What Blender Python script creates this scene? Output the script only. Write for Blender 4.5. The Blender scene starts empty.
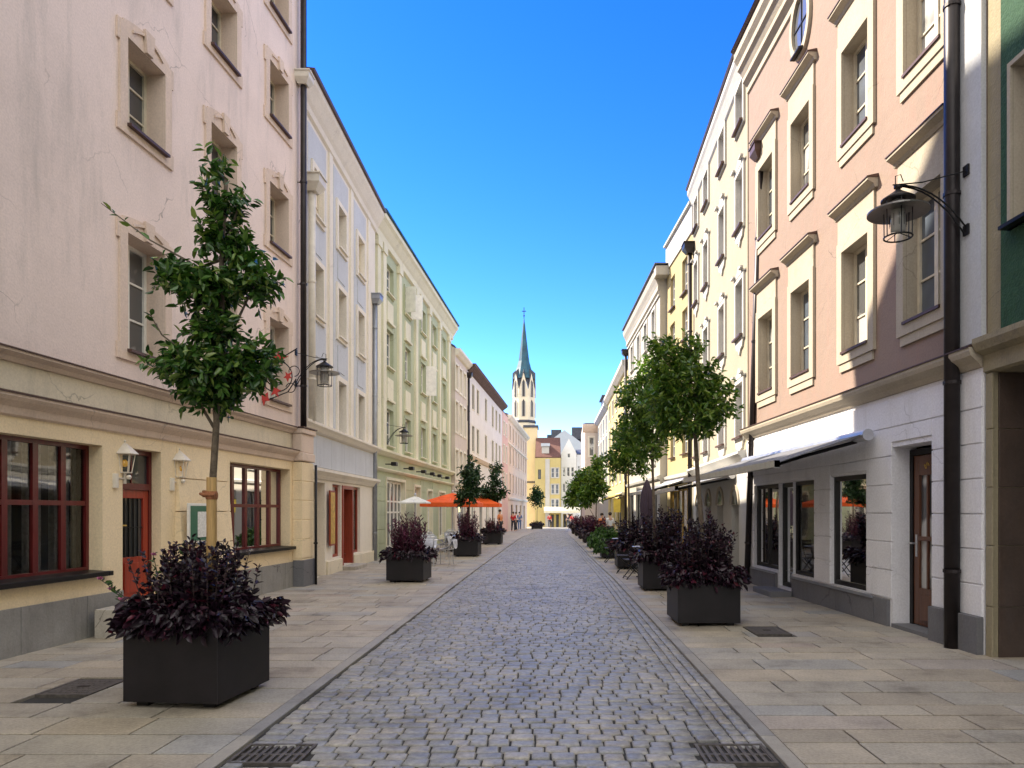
import bpy, bmesh, math, random
import numpy as np
from mathutils import Vector, Matrix
random.seed(7); rng = np.random.default_rng(7)
S = bpy.context.scene
COL = S.collection
R = math.radians
FPX, CX, HY, EYE = 720.0, 552.0, 511.0, 1.6

def gz(d):                       # the street falls gently away beyond 45 m
    return 0.0 if d < 45 else -(min(d, 140)-45)*0.011
def kx(px): return (px-CX)/FPX
# ------------------------------------------------------------------ materials
def newmat(name):
    m = bpy.data.materials.new(name); m.use_nodes = True
    nt = m.node_tree; b = nt.nodes['Principled BSDF']
    return m, nt, b
def N(nt, t, **kw):
    n = nt.nodes.new(t)
    for k, v in kw.items():
        if k in n.inputs: n.inputs[k].default_value = v
        else: setattr(n, k, v)
    return n
def ramp(nt, fac, stops):
    r = nt.nodes.new('ShaderNodeValToRGB'); e = r.color_ramp.elements
    while len(e) < len(stops): e.new(0.5)
    for i, (p, c) in enumerate(stops):
        e[i].position = p; e[i].color = (c[0], c[1], c[2], 1)
    nt.links.new(fac, r.inputs['Fac']); return r
def mul(c, f): return tuple(max(0, min(1, x*f)) for x in c[:3])
def plaster(name, c, var=.10, stain=.35, bump=.25, rough=.9, scale=1.0, stainc=None, band=None):
    m, nt, b = newmat(name); L = nt.links.new
    tc = N(nt, 'ShaderNodeTexCoord')
    n1 = N(nt, 'ShaderNodeTexNoise', Scale=.7*scale, Detail=9.0, Roughness=.68)
    L(tc.outputs['Object'], n1.inputs['Vector'])
    r1 = ramp(nt, n1.outputs['Fac'], [(.3, mul(c, 1-var)), (.55, c), (.75, mul(c, 1+var*.6))])
    # streaky weather stains
    mp = N(nt, 'ShaderNodeMapping'); mp.inputs['Scale'].default_value = (1.6, 1.6, .28)
    L(tc.outputs['Object'], mp.inputs['Vector'])
    n2 = N(nt, 'ShaderNodeTexNoise', Scale=1.5*scale, Detail=9.0, Roughness=.72)
    L(mp.outputs['Vector'], n2.inputs['Vector'])
    r2 = ramp(nt, n2.outputs['Fac'], [(.50, (0, 0, 0)), (.66, (1, 1, 1))])
    mx = N(nt, 'ShaderNodeMix', data_type='RGBA')
    mm = N(nt, 'ShaderNodeMath', operation='MULTIPLY'); mm.inputs[1].default_value = stain
    L(r2.outputs['Color'], mm.inputs[0]); L(mm.outputs[0], mx.inputs['Factor'])
    L(r1.outputs['Color'], mx.inputs['A'])
    sc = stainc or mul(c, .55); mx.inputs['B'].default_value = (*sc, 1)
    # hairline cracks, only in patches
    n5 = N(nt, 'ShaderNodeTexNoise', Scale=1.1, Detail=5.0); L(tc.outputs['Object'], n5.inputs['Vector'])
    av = N(nt, 'ShaderNodeVectorMath', operation='ADD'); L(tc.outputs['Object'], av.inputs[0]); L(n5.outputs['Color'], av.inputs[1])
    vo = N(nt, 'ShaderNodeTexVoronoi', feature='DISTANCE_TO_EDGE', Scale=.75); L(av.outputs[0], vo.inputs['Vector'])
    rc = ramp(nt, vo.outputs['Distance'], [(.0, (1, 1, 1)), (.006, (0, 0, 0))])
    n6 = N(nt, 'ShaderNodeTexNoise', Scale=.45, Detail=2.0); L(tc.outputs['Object'], n6.inputs['Vector'])
    r6 = ramp(nt, n6.outputs['Fac'], [(.52, (0, 0, 0)), (.58, (1, 1, 1))])
    mk = N(nt, 'ShaderNodeMath', operation='MULTIPLY'); L(rc.outputs['Color'], mk.inputs[0]); L(r6.outputs['Color'], mk.inputs[1])
    mk2 = N(nt, 'ShaderNodeMath', operation='MULTIPLY'); L(mk.outputs[0], mk2.inputs[0]); mk2.inputs[1].default_value = min(1, stain*2)
    mxc = N(nt, 'ShaderNodeMix', data_type='RGBA'); L(mk2.outputs[0], mxc.inputs['Factor']); L(mx.outputs['Result'], mxc.inputs['A']); mxc.inputs['B'].default_value = (*mul(c, .35), 1); mx = mxc
    # speckle
    n3 = N(nt, 'ShaderNodeTexNoise', Scale=38.0, Detail=4.0)
    L(tc.outputs['Object'], n3.inputs['Vector'])
    r3 = ramp(nt, n3.outputs['Fac'], [(.3, (.9, .9, .9)), (.7, (1.05, 1.05, 1.05))])
    m2 = N(nt, 'ShaderNodeMix', data_type='RGBA', blend_type='MULTIPLY'); m2.inputs['Factor'].default_value = 1
    L(mx.outputs['Result'], m2.inputs['A']); L(r3.outputs['Color'], m2.inputs['B'])
    L(m2.outputs['Result'], b.inputs['Base Color'])
    b.inputs['Roughness'].default_value = rough
    bp = N(nt, 'ShaderNodeBump', Strength=bump, Distance=.01)
    ad = N(nt, 'ShaderNodeMath', operation='ADD'); L(n3.outputs['Fac'], ad.inputs[0])
    n4 = N(nt, 'ShaderNodeTexNoise', Scale=5.0, Detail=3.0); L(tc.outputs['Object'], n4.inputs['Vector'])
    m4 = N(nt, 'ShaderNodeMath', operation='MULTIPLY'); m4.inputs[1].default_value = 2.5
    L(n4.outputs['Fac'], m4.inputs[0]); L(m4.outputs[0], ad.inputs[1])
    L(ad.outputs[0], bp.inputs['Height']); L(bp.outputs['Normal'], b.inputs['Normal'])
    return m
def simple(name, c, rough=.6, metal=0., var=.12, scale=6., bump=.0, spec=.5, coat=0.):
    m, nt, b = newmat(name); L = nt.links.new
    tc = N(nt, 'ShaderNodeTexCoord'); n1 = N(nt, 'ShaderNodeTexNoise', Scale=scale, Detail=5.0, Roughness=.6)
    L(tc.outputs['Object'], n1.inputs['Vector'])
    r = ramp(nt, n1.outputs['Fac'], [(.3, mul(c, 1-var)), (.7, mul(c, 1+var))])
    L(r.outputs['Color'], b.inputs['Base Color'])
    b.inputs['Roughness'].default_value = rough; b.inputs['Metallic'].default_value = metal
    b.inputs['Specular IOR Level'].default_value = spec; b.inputs['Coat Weight'].default_value = coat
    if bump:
        bp = N(nt, 'ShaderNodeBump', Strength=bump, Distance=.01)
        L(n1.outputs['Fac'], bp.inputs['Height']); L(bp.outputs['Normal'], b.inputs['Normal'])
    return m
def islands(name, stops, rough=.6, speck=.15, sscale=60., bump=.3, spec=.5, mossy=False):
    """stones / slabs: every loose piece of the mesh gets its own tone"""
    m, nt, b = newmat(name); L = nt.links.new
    g = N(nt, 'ShaderNodeNewGeometry'); tc = N(nt, 'ShaderNodeTexCoord')
    r = ramp(nt, g.outputs['Random Per Island'], stops)
    n1 = N(nt, 'ShaderNodeTexNoise', Scale=sscale, Detail=6.0, Roughness=.7); L(tc.outputs['Object'], n1.inputs['Vector'])
    r1 = ramp(nt, n1.outputs['Fac'], [(.3, (1-speck,)*3), (.7, (1+speck,)*3)])
    mx = N(nt, 'ShaderNodeMix', data_type='RGBA', blend_type='MULTIPLY'); mx.inputs['Factor'].default_value = 1
    L(r.outputs['Color'], mx.inputs['A']); L(r1.outputs['Color'], mx.inputs['B'])
    n2 = N(nt, 'ShaderNodeTexNoise', Scale=1.3, Detail=10.0, Roughness=.74); L(tc.outputs['Object'], n2.inputs['Vector'])
    r2 = ramp(nt, n2.outputs['Fac'], [(.34, (.52, .50, .48)), (.46, (.86, .85, .83)), (.62, (1.08, 1.06, 1.02))])
    m2 = N(nt, 'ShaderNodeMix', data_type='RGBA', blend_type='MULTIPLY'); m2.inputs['Factor'].default_value = 1
    L(mx.outputs['Result'], m2.inputs['A']); L(r2.outputs['Color'], m2.inputs['B'])
    L(m2.outputs['Result'], b.inputs['Base Color'])
    rr = N(nt, 'ShaderNodeMapRange'); rr.inputs['To Min'].default_value = rough-.12; rr.inputs['To Max'].default_value = rough+.18
    L(n2.outputs['Fac'], rr.inputs['Value']); L(rr.outputs['Result'], b.inputs['Roughness'])
    b.inputs['Specular IOR Level'].default_value = spec
    bp = N(nt, 'ShaderNodeBump', Strength=bump, Distance=.006)
    L(n1.outputs['Fac'], bp.inputs['Height']); L(bp.outputs['Normal'], b.inputs['Normal'])
    return m
def leafmat(name, stops, rough=.42, trans=.25, spec=.5):
    m, nt, b = newmat(name); L = nt.links.new
    g = N(nt, 'ShaderNodeNewGeometry')
    r = ramp(nt, g.outputs['Random Per Island'], stops)
    L(r.outputs['Color'], b.inputs['Base Color']); b.inputs['Roughness'].default_value = rough
    b.inputs['Specular IOR Level'].default_value = spec
    t = N(nt, 'ShaderNodeBsdfTranslucent'); m2 = N(nt, 'ShaderNodeMixShader'); m2.inputs[0].default_value = trans
    hs = N(nt, 'ShaderNodeHueSaturation', Value=1.7, Saturation=1.1); L(r.outputs['Color'], hs.inputs['Color']); L(hs.outputs['Color'], t.inputs['Color'])
    L(b.outputs[0], m2.inputs[1]); L(t.outputs[0], m2.inputs[2])
    L(m2.outputs[0], nt.nodes['Material Output'].inputs['Surface'])
    return m
def glass(name, c, curtain=None, wave=14.):
    m, nt, b = newmat(name); L = nt.links.new
    tc = N(nt, 'ShaderNodeTexCoord'); n1 = N(nt, 'ShaderNodeTexNoise', Scale=1.6, Detail=2.0)
    L(tc.outputs['Object'], n1.inputs['Vector'])
    if curtain:
        wv = N(nt, 'ShaderNodeTexWave', Scale=wave, Distortion=2.5); wv.inputs['Detail'].default_value = 2
        L(tc.outputs['Object'], wv.inputs['Vector'])
        r0 = ramp(nt, wv.outputs['Fac'], [(0, mul(curtain, .7)), (1, curtain)])
        r1 = ramp(nt, n1.outputs['Fac'], [(.42, (0, 0, 0)), (.5, (1, 1, 1))])
        mx = N(nt, 'ShaderNodeMix', data_type='RGBA'); L(r1.outputs['Color'], mx.inputs['Factor'])
        L(r0.outputs['Color'], mx.inputs['A']); mx.inputs['B'].default_value = (*c, 1)
        L(mx.outputs['Result'], b.inputs['Base Color'])
    else:
        r0 = ramp(nt, n1.outputs['Fac'], [(.3, mul(c, .5)), (.7, mul(c, 1.6))]); L(r0.outputs['Color'], b.inputs['Base Color'])
    b.inputs['Roughness'].default_value = .5; b.inputs['Coat Weight'].default_value = 1; b.inputs['Coat Roughness'].default_value = .02
    b.inputs['Coat IOR'].default_value = 1.6
    bp = N(nt, 'ShaderNodeBump', Strength=.06, Distance=.05); L(n1.outputs['Fac'], bp.inputs['Height']); L(bp.outputs['Normal'], b.inputs['Coat Normal'])
    return m
def clearglass(name):
    m, nt, b = newmat(name); L = nt.links.new
    nt.nodes.remove(b)
    t = N(nt, 'ShaderNodeBsdfTransparent'); t.inputs[0].default_value = (.82, .86, .86, 1)
    gl = N(nt, 'ShaderNodeBsdfGlossy', Roughness=.02); fr = N(nt, 'ShaderNodeFresnel', IOR=1.65)
    tc = N(nt, 'ShaderNodeTexCoord'); n1 = N(nt, 'ShaderNodeTexNoise', Scale=1.2, Detail=1.0); L(tc.outputs['Object'], n1.inputs['Vector'])
    bp = N(nt, 'ShaderNodeBump', Strength=.05, Distance=.05); L(n1.outputs['Fac'], bp.inputs['Height']); L(bp.outputs['Normal'], gl.inputs['Normal'])
    mx = N(nt, 'ShaderNodeMixShader'); ad = N(nt, 'ShaderNodeMath', operation='ADD', use_clamp=True); ad.inputs[1].default_value = .03
    L(fr.outputs[0], ad.inputs[0]); L(ad.outputs[0], mx.inputs[0]); L(t.outputs[0], mx.inputs[1]); L(gl.outputs[0], mx.inputs[2])
    L(mx.outputs[0], nt.nodes['Material Output'].inputs['Surface'])
    return m
def woodmat(name, c, rough=.45):
    m, nt, b = newmat(name); L = nt.links.new
    tc = N(nt, 'ShaderNodeTexCoord'); mp = N(nt, 'ShaderNodeMapping'); mp.inputs['Scale'].default_value = (18, 18, 1.5)
    L(tc.outputs['Object'], mp.inputs['Vector']); n1 = N(nt, 'ShaderNodeTexNoise', Scale=2.0, Detail=6.0, Roughness=.65); L(mp.outputs['Vector'], n1.inputs['Vector'])
    r = ramp(nt, n1.outputs['Fac'], [(.3, mul(c, .65)), (.7, mul(c, 1.25))]); L(r.outputs['Color'], b.inputs['Base Color'])
    b.inputs['Roughness'].default_value = rough
    return m
def tiles(name, c):
    m, nt, b = newmat(name); L = nt.links.new
    tc = N(nt, 'ShaderNodeTexCoord'); bk = N(nt, 'ShaderNodeTexBrick', Scale=3.0); bk.inputs['Color1'].default_value = (*mul(c, .8), 1); bk.inputs['Color2'].default_value = (*mul(c, 1.2), 1); bk.inputs['Mortar'].default_value = (*mul(c, .4), 1)
    L(tc.outputs['Object'], bk.inputs['Vector']); L(bk.outputs['Color'], b.inputs['Base Color']); b.inputs['Roughness'].default_value = .85
    return m
M = {}
M['L1up'] = plaster('plaster_rose_cream', (.80, .665, .60), stain=.42, stainc=(.45, .40, .36))
M['L1low'] = plaster('plaster_warm_cream', (.86, .70, .46), stain=.2, stainc=(.5, .40, .26))
M['L1trim'] = plaster('plaster_trim_rose', (.70, .56, .46), stain=.3)
M['L1frieze'] = plaster('plaster_frieze', (.72, .64, .49), stain=.35, stainc=(.38, .36, .30))
M['plinth'] = plaster('plinth_stone', (.30, .29, .27), var=.3, stain=.6, bump=.5, stainc=(.14, .13, .12))
M['plinthdark'] = plaster('plinth_dark_stone', (.16, .16, .17), var=.2, stain=.4, bump=.5)
M['L2wall'] = plaster('plaster_white_cream', (.78, .72, .62), stain=.18)
M['L2blue'] = plaster('plaster_blue_grey', (.54, .56, .59), stain=.2)
M['L3wall'] = plaster('plaster_pale_green', (.45, .49, .33), stain=.35)
M['L3trim'] = plaster('plaster_pale_yellow', (.76, .72, .55), stain=.25)
M['L4wall'] = plaster('plaster_greige', (.64, .55, .49), stain=.25)
M['L5wall'] = plaster('plaster_far_white', (.80, .74, .70), stain=.2)
M['pinkfar'] = plaster('plaster_far_pink', (.72, .46, .38), stain=.2)
M['L7wall'] = plaster('plaster_peach', (.76, .58, .43), stain=.2)
M['yellow'] = plaster('plaster_yellow', (.56, .46, .20), stain=.12)
M['white'] = plaster('plaster_white', (.80, .79, .78), stain=.1)
M['tower'] = plaster('tower_cream', (.80, .70, .54), stain=.15)
M['towery'] = plaster('tower_ochre', (.72, .58, .36), stain=.2)
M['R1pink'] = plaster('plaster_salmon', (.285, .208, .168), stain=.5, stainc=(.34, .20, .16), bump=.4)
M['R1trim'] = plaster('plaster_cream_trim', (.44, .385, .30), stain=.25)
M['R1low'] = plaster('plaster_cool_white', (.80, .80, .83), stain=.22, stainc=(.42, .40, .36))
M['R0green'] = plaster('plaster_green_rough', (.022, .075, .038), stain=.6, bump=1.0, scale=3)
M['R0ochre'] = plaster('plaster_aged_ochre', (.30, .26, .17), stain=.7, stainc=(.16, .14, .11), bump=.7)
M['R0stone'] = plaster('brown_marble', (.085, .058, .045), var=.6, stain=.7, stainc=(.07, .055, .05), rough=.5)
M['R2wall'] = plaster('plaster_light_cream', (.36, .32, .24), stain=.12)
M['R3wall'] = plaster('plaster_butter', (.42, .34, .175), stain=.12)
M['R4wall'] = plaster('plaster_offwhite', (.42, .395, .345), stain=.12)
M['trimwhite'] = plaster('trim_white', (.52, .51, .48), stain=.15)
M['bluegrey'] = plaster('gable_blue_grey', (.50, .55, .62), stain=.1)
M['wwhite'] = simple('window_white_paint', (.78, .76, .70), .4)
M['wcream'] = simple('window_cream_paint', (.60, .54, .42), .45)
M['wdark'] = simple('window_dark_frame', (.008, .007, .007), .4, spec=.25)
M['wred'] = woodmat('window_wine_wood', (.12, .009, .010), .3)
M['doorred'] = woodmat('door_vermilion', (.33, .032, .012), .35)
M['shopred'] = woodmat('shop_red_brown', (.28, .045, .02), .4)
M['brown'] = woodmat('door_brown_wood', (.11, .04, .018), .3)
M['shutter'] = simple('shutter_dark', (.05, .045, .05), .6)
M['g1'] = glass('glass_dark', (.03, .035, .04))
M['g2'] = glass('glass_curtained', (.06, .065, .07), (.55, .56, .55))
M['g3'] = glass('glass_sky', (.05, .07, .10))
M['clear'] = clearglass('glass_clear')
M['curtain'] = simple('lace_curtain', (.45, .46, .46), .9, var=.3, scale=25)
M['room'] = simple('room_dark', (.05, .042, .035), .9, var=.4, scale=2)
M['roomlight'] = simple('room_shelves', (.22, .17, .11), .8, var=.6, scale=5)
M['flash'] = simple('brown_flashing', (.09, .05, .04), .5, .3)
M['zinc'] = simple('zinc_pipe', (.30, .32, .36), .45, .6)
M['pipebrown'] = simple('pipe_brown', (.022, .017, .018), .42, .4, var=.3)
M['pipecream'] = simple('pipe_cream', (.62, .58, .50), .5)
M['iron'] = simple('black_iron', (.02, .02, .022), .45, .6)
M['lampglass'] = simple('lamp_frosted_glass', (.55, .55, .52), .15, coat=1)
M['lampshade'] = simple('lamp_shade_metal', (.20, .19, .18), .35, .7)
M['lanternwhite'] = simple('lantern_cream_metal', (.70, .64, .54), .45)
M['amber'] = simple('amber_bulb', (.75, .42, .06), .2, coat=1)
M['rediron'] = simple('red_painted_iron', (.48, .04, .03), .4)
M['planter'] = simple('planter_anthracite', (.010, .008, .010), .5, 0, var=.45, scale=3.5, bump=.05, spec=.35)
M['soil'] = simple('potting_soil', (.03, .02, .014), .95, bump=.6, scale=30)
M['bark'] = simple('bark', (.13, .10, .07), .85, var=.4, scale=22, bump=.6)
M['stake'] = woodmat('stake_pine', (.52, .33, .13), .6)
M['rope'] = simple('coir_rope', (.33, .13, .06), .9, var=.3, scale=60)
M['leafL'] = leafmat('leaves_laurel', [(0, (.014, .05, .012)), (.45, (.04, .11, .02)), (.8, (.085, .18, .03)), (1, (.20, .26, .06))], rough=.27, trans=.15)
M['leafR'] = leafmat('leaves_fresh', [(0, (.03, .075, .015)), (.5, (.08, .165, .025)), (1, (.20, .27, .05))], rough=.36, trans=.38)
M['leafdark'] = leafmat('leaves_far_dark', [(0, (.010, .032, .014)), (1, (.035, .085, .02))], rough=.45, trans=.2)
M['purple'] = leafmat('leaves_dark_purple', [(0, (.008, .004, .008)), (.6, (.018, .007, .015)), (.93, (.035, .010, .022)), (1, (.11, .015, .03))], rough=.4, trans=.1)
M['plum'] = leafmat('leaves_plum', [(0, (.03, .008, .018)), (.6, (.075, .014, .035)), (1, (.17, .035, .08))], rough=.42, trans=.2)
M['green'] = leafmat('leaves_herb', [(0, (.015, .05, .010)), (1, (.06, .13, .025))], rough=.5, trans=.25)
M['pinkfl'] = simple('petals_pink', (.50, .16, .30), .6)
M['stem'] = simple('stems', (.05, .03, .03), .7)
M['orange'] = simple('parasol_orange', (.80, .11, .015), .8)
M['whitefab'] = simple('white_fabric', (.78, .78, .76), .85)
M['greyfab'] = simple('awning_grey_fabric', (.12, .125, .14), .85)
M['purplefab'] = simple('parasol_aubergine', (.06, .04, .06), .85)
M['yellowfab'] = simple('yellow_fabric', (.80, .60, .10), .85)
M['alu'] = simple('aluminium', (.55, .56, .58), .3, .7)
M['blanket'] = simple('pale_blanket', (.50, .52, .60), .95, var=.3, scale=8)
M['copper'] = simple('verdigris_roof', (.010, .075, .115), .55, var=.35, scale=1.2)
M['slate'] = simple('dark_slate', (.05, .055, .075), .6, var=.3, scale=2)
M['rooftile'] = tiles('roof_tiles_red', (.12, .05, .038))
M['roofbrown'] = tiles('roof_tiles_brown', (.12, .07, .06))
M['sandstone'] = plaster('sandstone_step', (.42, .38, .32), var=.3, stain=.5, bump=.5)
M['gold'] = simple('gold_board', (.52, .33, .07), .5, var=.4, scale=9)
M['menugreen'] = simple('menu_green', (.03, .14, .08), .4)
M['menuwhite'] = simple('menu_paper', (.72, .72, .68), .6, var=.2, scale=30)
M['castiron'] = simple('cast_iron', (.10, .088, .078), .6, .2, var=.4, scale=20)
M['skin'] = simple('skin', (.55, .33, .24), .6)
M['hair'] = simple('hair', (.04, .025, .02), .7)
M['cred'] = simple('cloth_red', (.50, .02, .03), .9)
M['cwhite'] = simple('cloth_white', (.75, .76, .78), .9)
M['cdark'] = simple('cloth_dark', (.03, .035, .05), .9)
M['corange'] = simple('cloth_orange', (.6, .2, .08), .9)
M['cblue'] = simple('cloth_blue', (.10, .16, .3), .9)
M['mortar'] = simple('joint_sand', (.03, .028, .025), .95, var=.35, scale=9, bump=.5)
M['sett'] = islands('granite_setts', [(0, (0.237, 0.239, 0.245)), (0.25, (0.278, 0.278, 0.282)), (0.5, (0.307, 0.298, 0.29)), (0.72, (0.26, 0.261, 0.269)), (0.88, (0.325, 0.301, 0.269)), (1, (0.359, 0.337, 0.306))], rough=.44, speck=.34, sscale=26, bump=.8, spec=.6)
M['slab'] = islands('pavement_slabs', [(0, (0.331, 0.291, 0.235)), (0.3, (0.398, 0.345, 0.273)), (0.55, (0.358, 0.331, 0.285)), (0.75, (0.438, 0.383, 0.306)), (0.9, (0.324, 0.324, 0.314)), (1, (0.398, 0.324, 0.265))], rough=.55, speck=.26, sscale=42, bump=.5)
M['kerb'] = islands('kerb_granite', [(0, (0.3, 0.281, 0.25)), (0.5, (0.362, 0.338, 0.3)), (1, (0.263, 0.256, 0.25))], rough=.55, speck=.16, sscale=90)

# ------------------------------------------------------------------ mesh building
def tag(o, label=None, cat=None, group=None, kind=None):
    if label: o['label'] = label
    if cat: o['category'] = cat
    if group: o['group'] = group
    if kind: o['kind'] = kind
    return o
def empty(name, loc, rz=0, label=None, cat=None, group=None):
    o = bpy.data.objects.new(name, None); COL.objects.link(o)
    o.location = loc; o.rotation_euler = (0, 0, rz); o.empty_display_size = .2
    return tag(o, label, cat, group)
def copy_tree(o, parent=None):
    c = o.copy(); COL.objects.link(c); c.parent = parent
    for ch in list(o.children): copy_tree(ch, c)
    return c
class MB:
    def __init__(s, tf=None): s.v = []; s.f = []; s.tf = tf
    def add(s, vs, fs):
        b = len(s.v)
        s.v += [s.tf(p) if s.tf else tuple(p) for p in vs]
        s.f += [tuple(i+b for i in f) for f in fs]; return s
    def quad(s, a, b, c, d): return s.add([a, b, c, d], [(0, 1, 2, 3)])
    def box(s, x0, x1, y0, y1, z0, z1):
        return s.add([(x0, y0, z0), (x1, y0, z0), (x1, y1, z0), (x0, y1, z0), (x0, y0, z1), (x1, y0, z1), (x1, y1, z1), (x0, y1, z1)],
                     [(0, 3, 2, 1), (4, 5, 6, 7), (0, 1, 5, 4), (1, 2, 6, 5), (2, 3, 7, 6), (3, 0, 4, 7)])
    def prism(s, poly, a0, a1, ax='y'):
        """poly of 2D points; extruded along ax. ax y: poly=(x,z); ax x: poly=(y,z); ax z: poly=(x,y)"""
        def p(q, a):
            return (q[0], a, q[1]) if ax == 'y' else ((a, q[0], q[1]) if ax == 'x' else (q[0], q[1], a))
        n = len(poly)
        vs = [p(q, a0) for q in poly]+[p(q, a1) for q in poly]
        fs = [tuple(range(n)), tuple(range(2*n-1, n-1, -1))]+[(i, (i+1) % n, n+(i+1) % n, n+i) for i in range(n)]
        return s.add(vs, fs)
    def tube(s, path, r, n=8, cap=True):
        path = [Vector(p) for p in path]; m = len(path)
        rs = r if isinstance(r, (list, tuple)) else [r]*m
        vs = []; ref = None
        for i, p in enumerate(path):
            t = (path[min(i+1, m-1)]-path[max(i-1, 0)]).normalized()
            if ref is None:
                ref = Vector((1, 0, 0)) if abs(t.x) < .8 else Vector((0, 1, 0))
            a = (ref-t*ref.dot(t)).normalized(); ref = a; b = t.cross(a)
            for k in range(n):
                an = 2*math.pi*k/n
                vs.append(tuple(p+(a*math.cos(an)+b*math.sin(an))*rs[i]))
        fs = [(i*n+k, i*n+(k+1) % n, (i+1)*n+(k+1) % n, (i+1)*n+k) for i in range(m-1) for k in range(n)]
        if cap: fs += [tuple(range(n-1, -1, -1)), tuple(range((m-1)*n, m*n))]
        return s.add(vs, fs)
    def lathe(s, prof, c=(0, 0, 0), n=16):
        vs = []; m = len(prof)
        for r, z in prof:
            for k in range(n):
                an = 2*math.pi*(k+.5)/n
                vs.append((c[0]+r*math.cos(an), c[1]+r*math.sin(an), c[2]+z))
        fs = [(i*n+k, i*n+(k+1) % n, (i+1)*n+(k+1) % n, (i+1)*n+k) for i in range(m-1) for k in range(n)]
        fs += [tuple(range(n)), tuple(range((m-1)*n, m*n))]
        return s.add(vs, fs)
    def build(s, name, mat, parent=None, smooth=False, bevel=0, fix=True):
        me = bpy.data.meshes.new(name); me.from_pydata(s.v, [], s.f); me.update()
        if fix and len(s.f) < 20000:
            bm = bmesh.new(); bm.from_mesh(me); bmesh.ops.recalc_face_normals(bm, faces=bm.faces[:]); bm.to_mesh(me); bm.free()
        if smooth: me.polygons.foreach_set('use_smooth', [True]*len(me.polygons))
        me.materials.append(M[mat] if isinstance(mat, str) else mat)
        o = bpy.data.objects.new(name, me); COL.objects.link(o); o.parent = parent
        if bevel:
            b = o.modifiers.new('b', 'BEVEL'); b.width = bevel; b.segments = 2; b.limit_method = 'ANGLE'; b.angle_limit = R(40)
        return o

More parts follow.
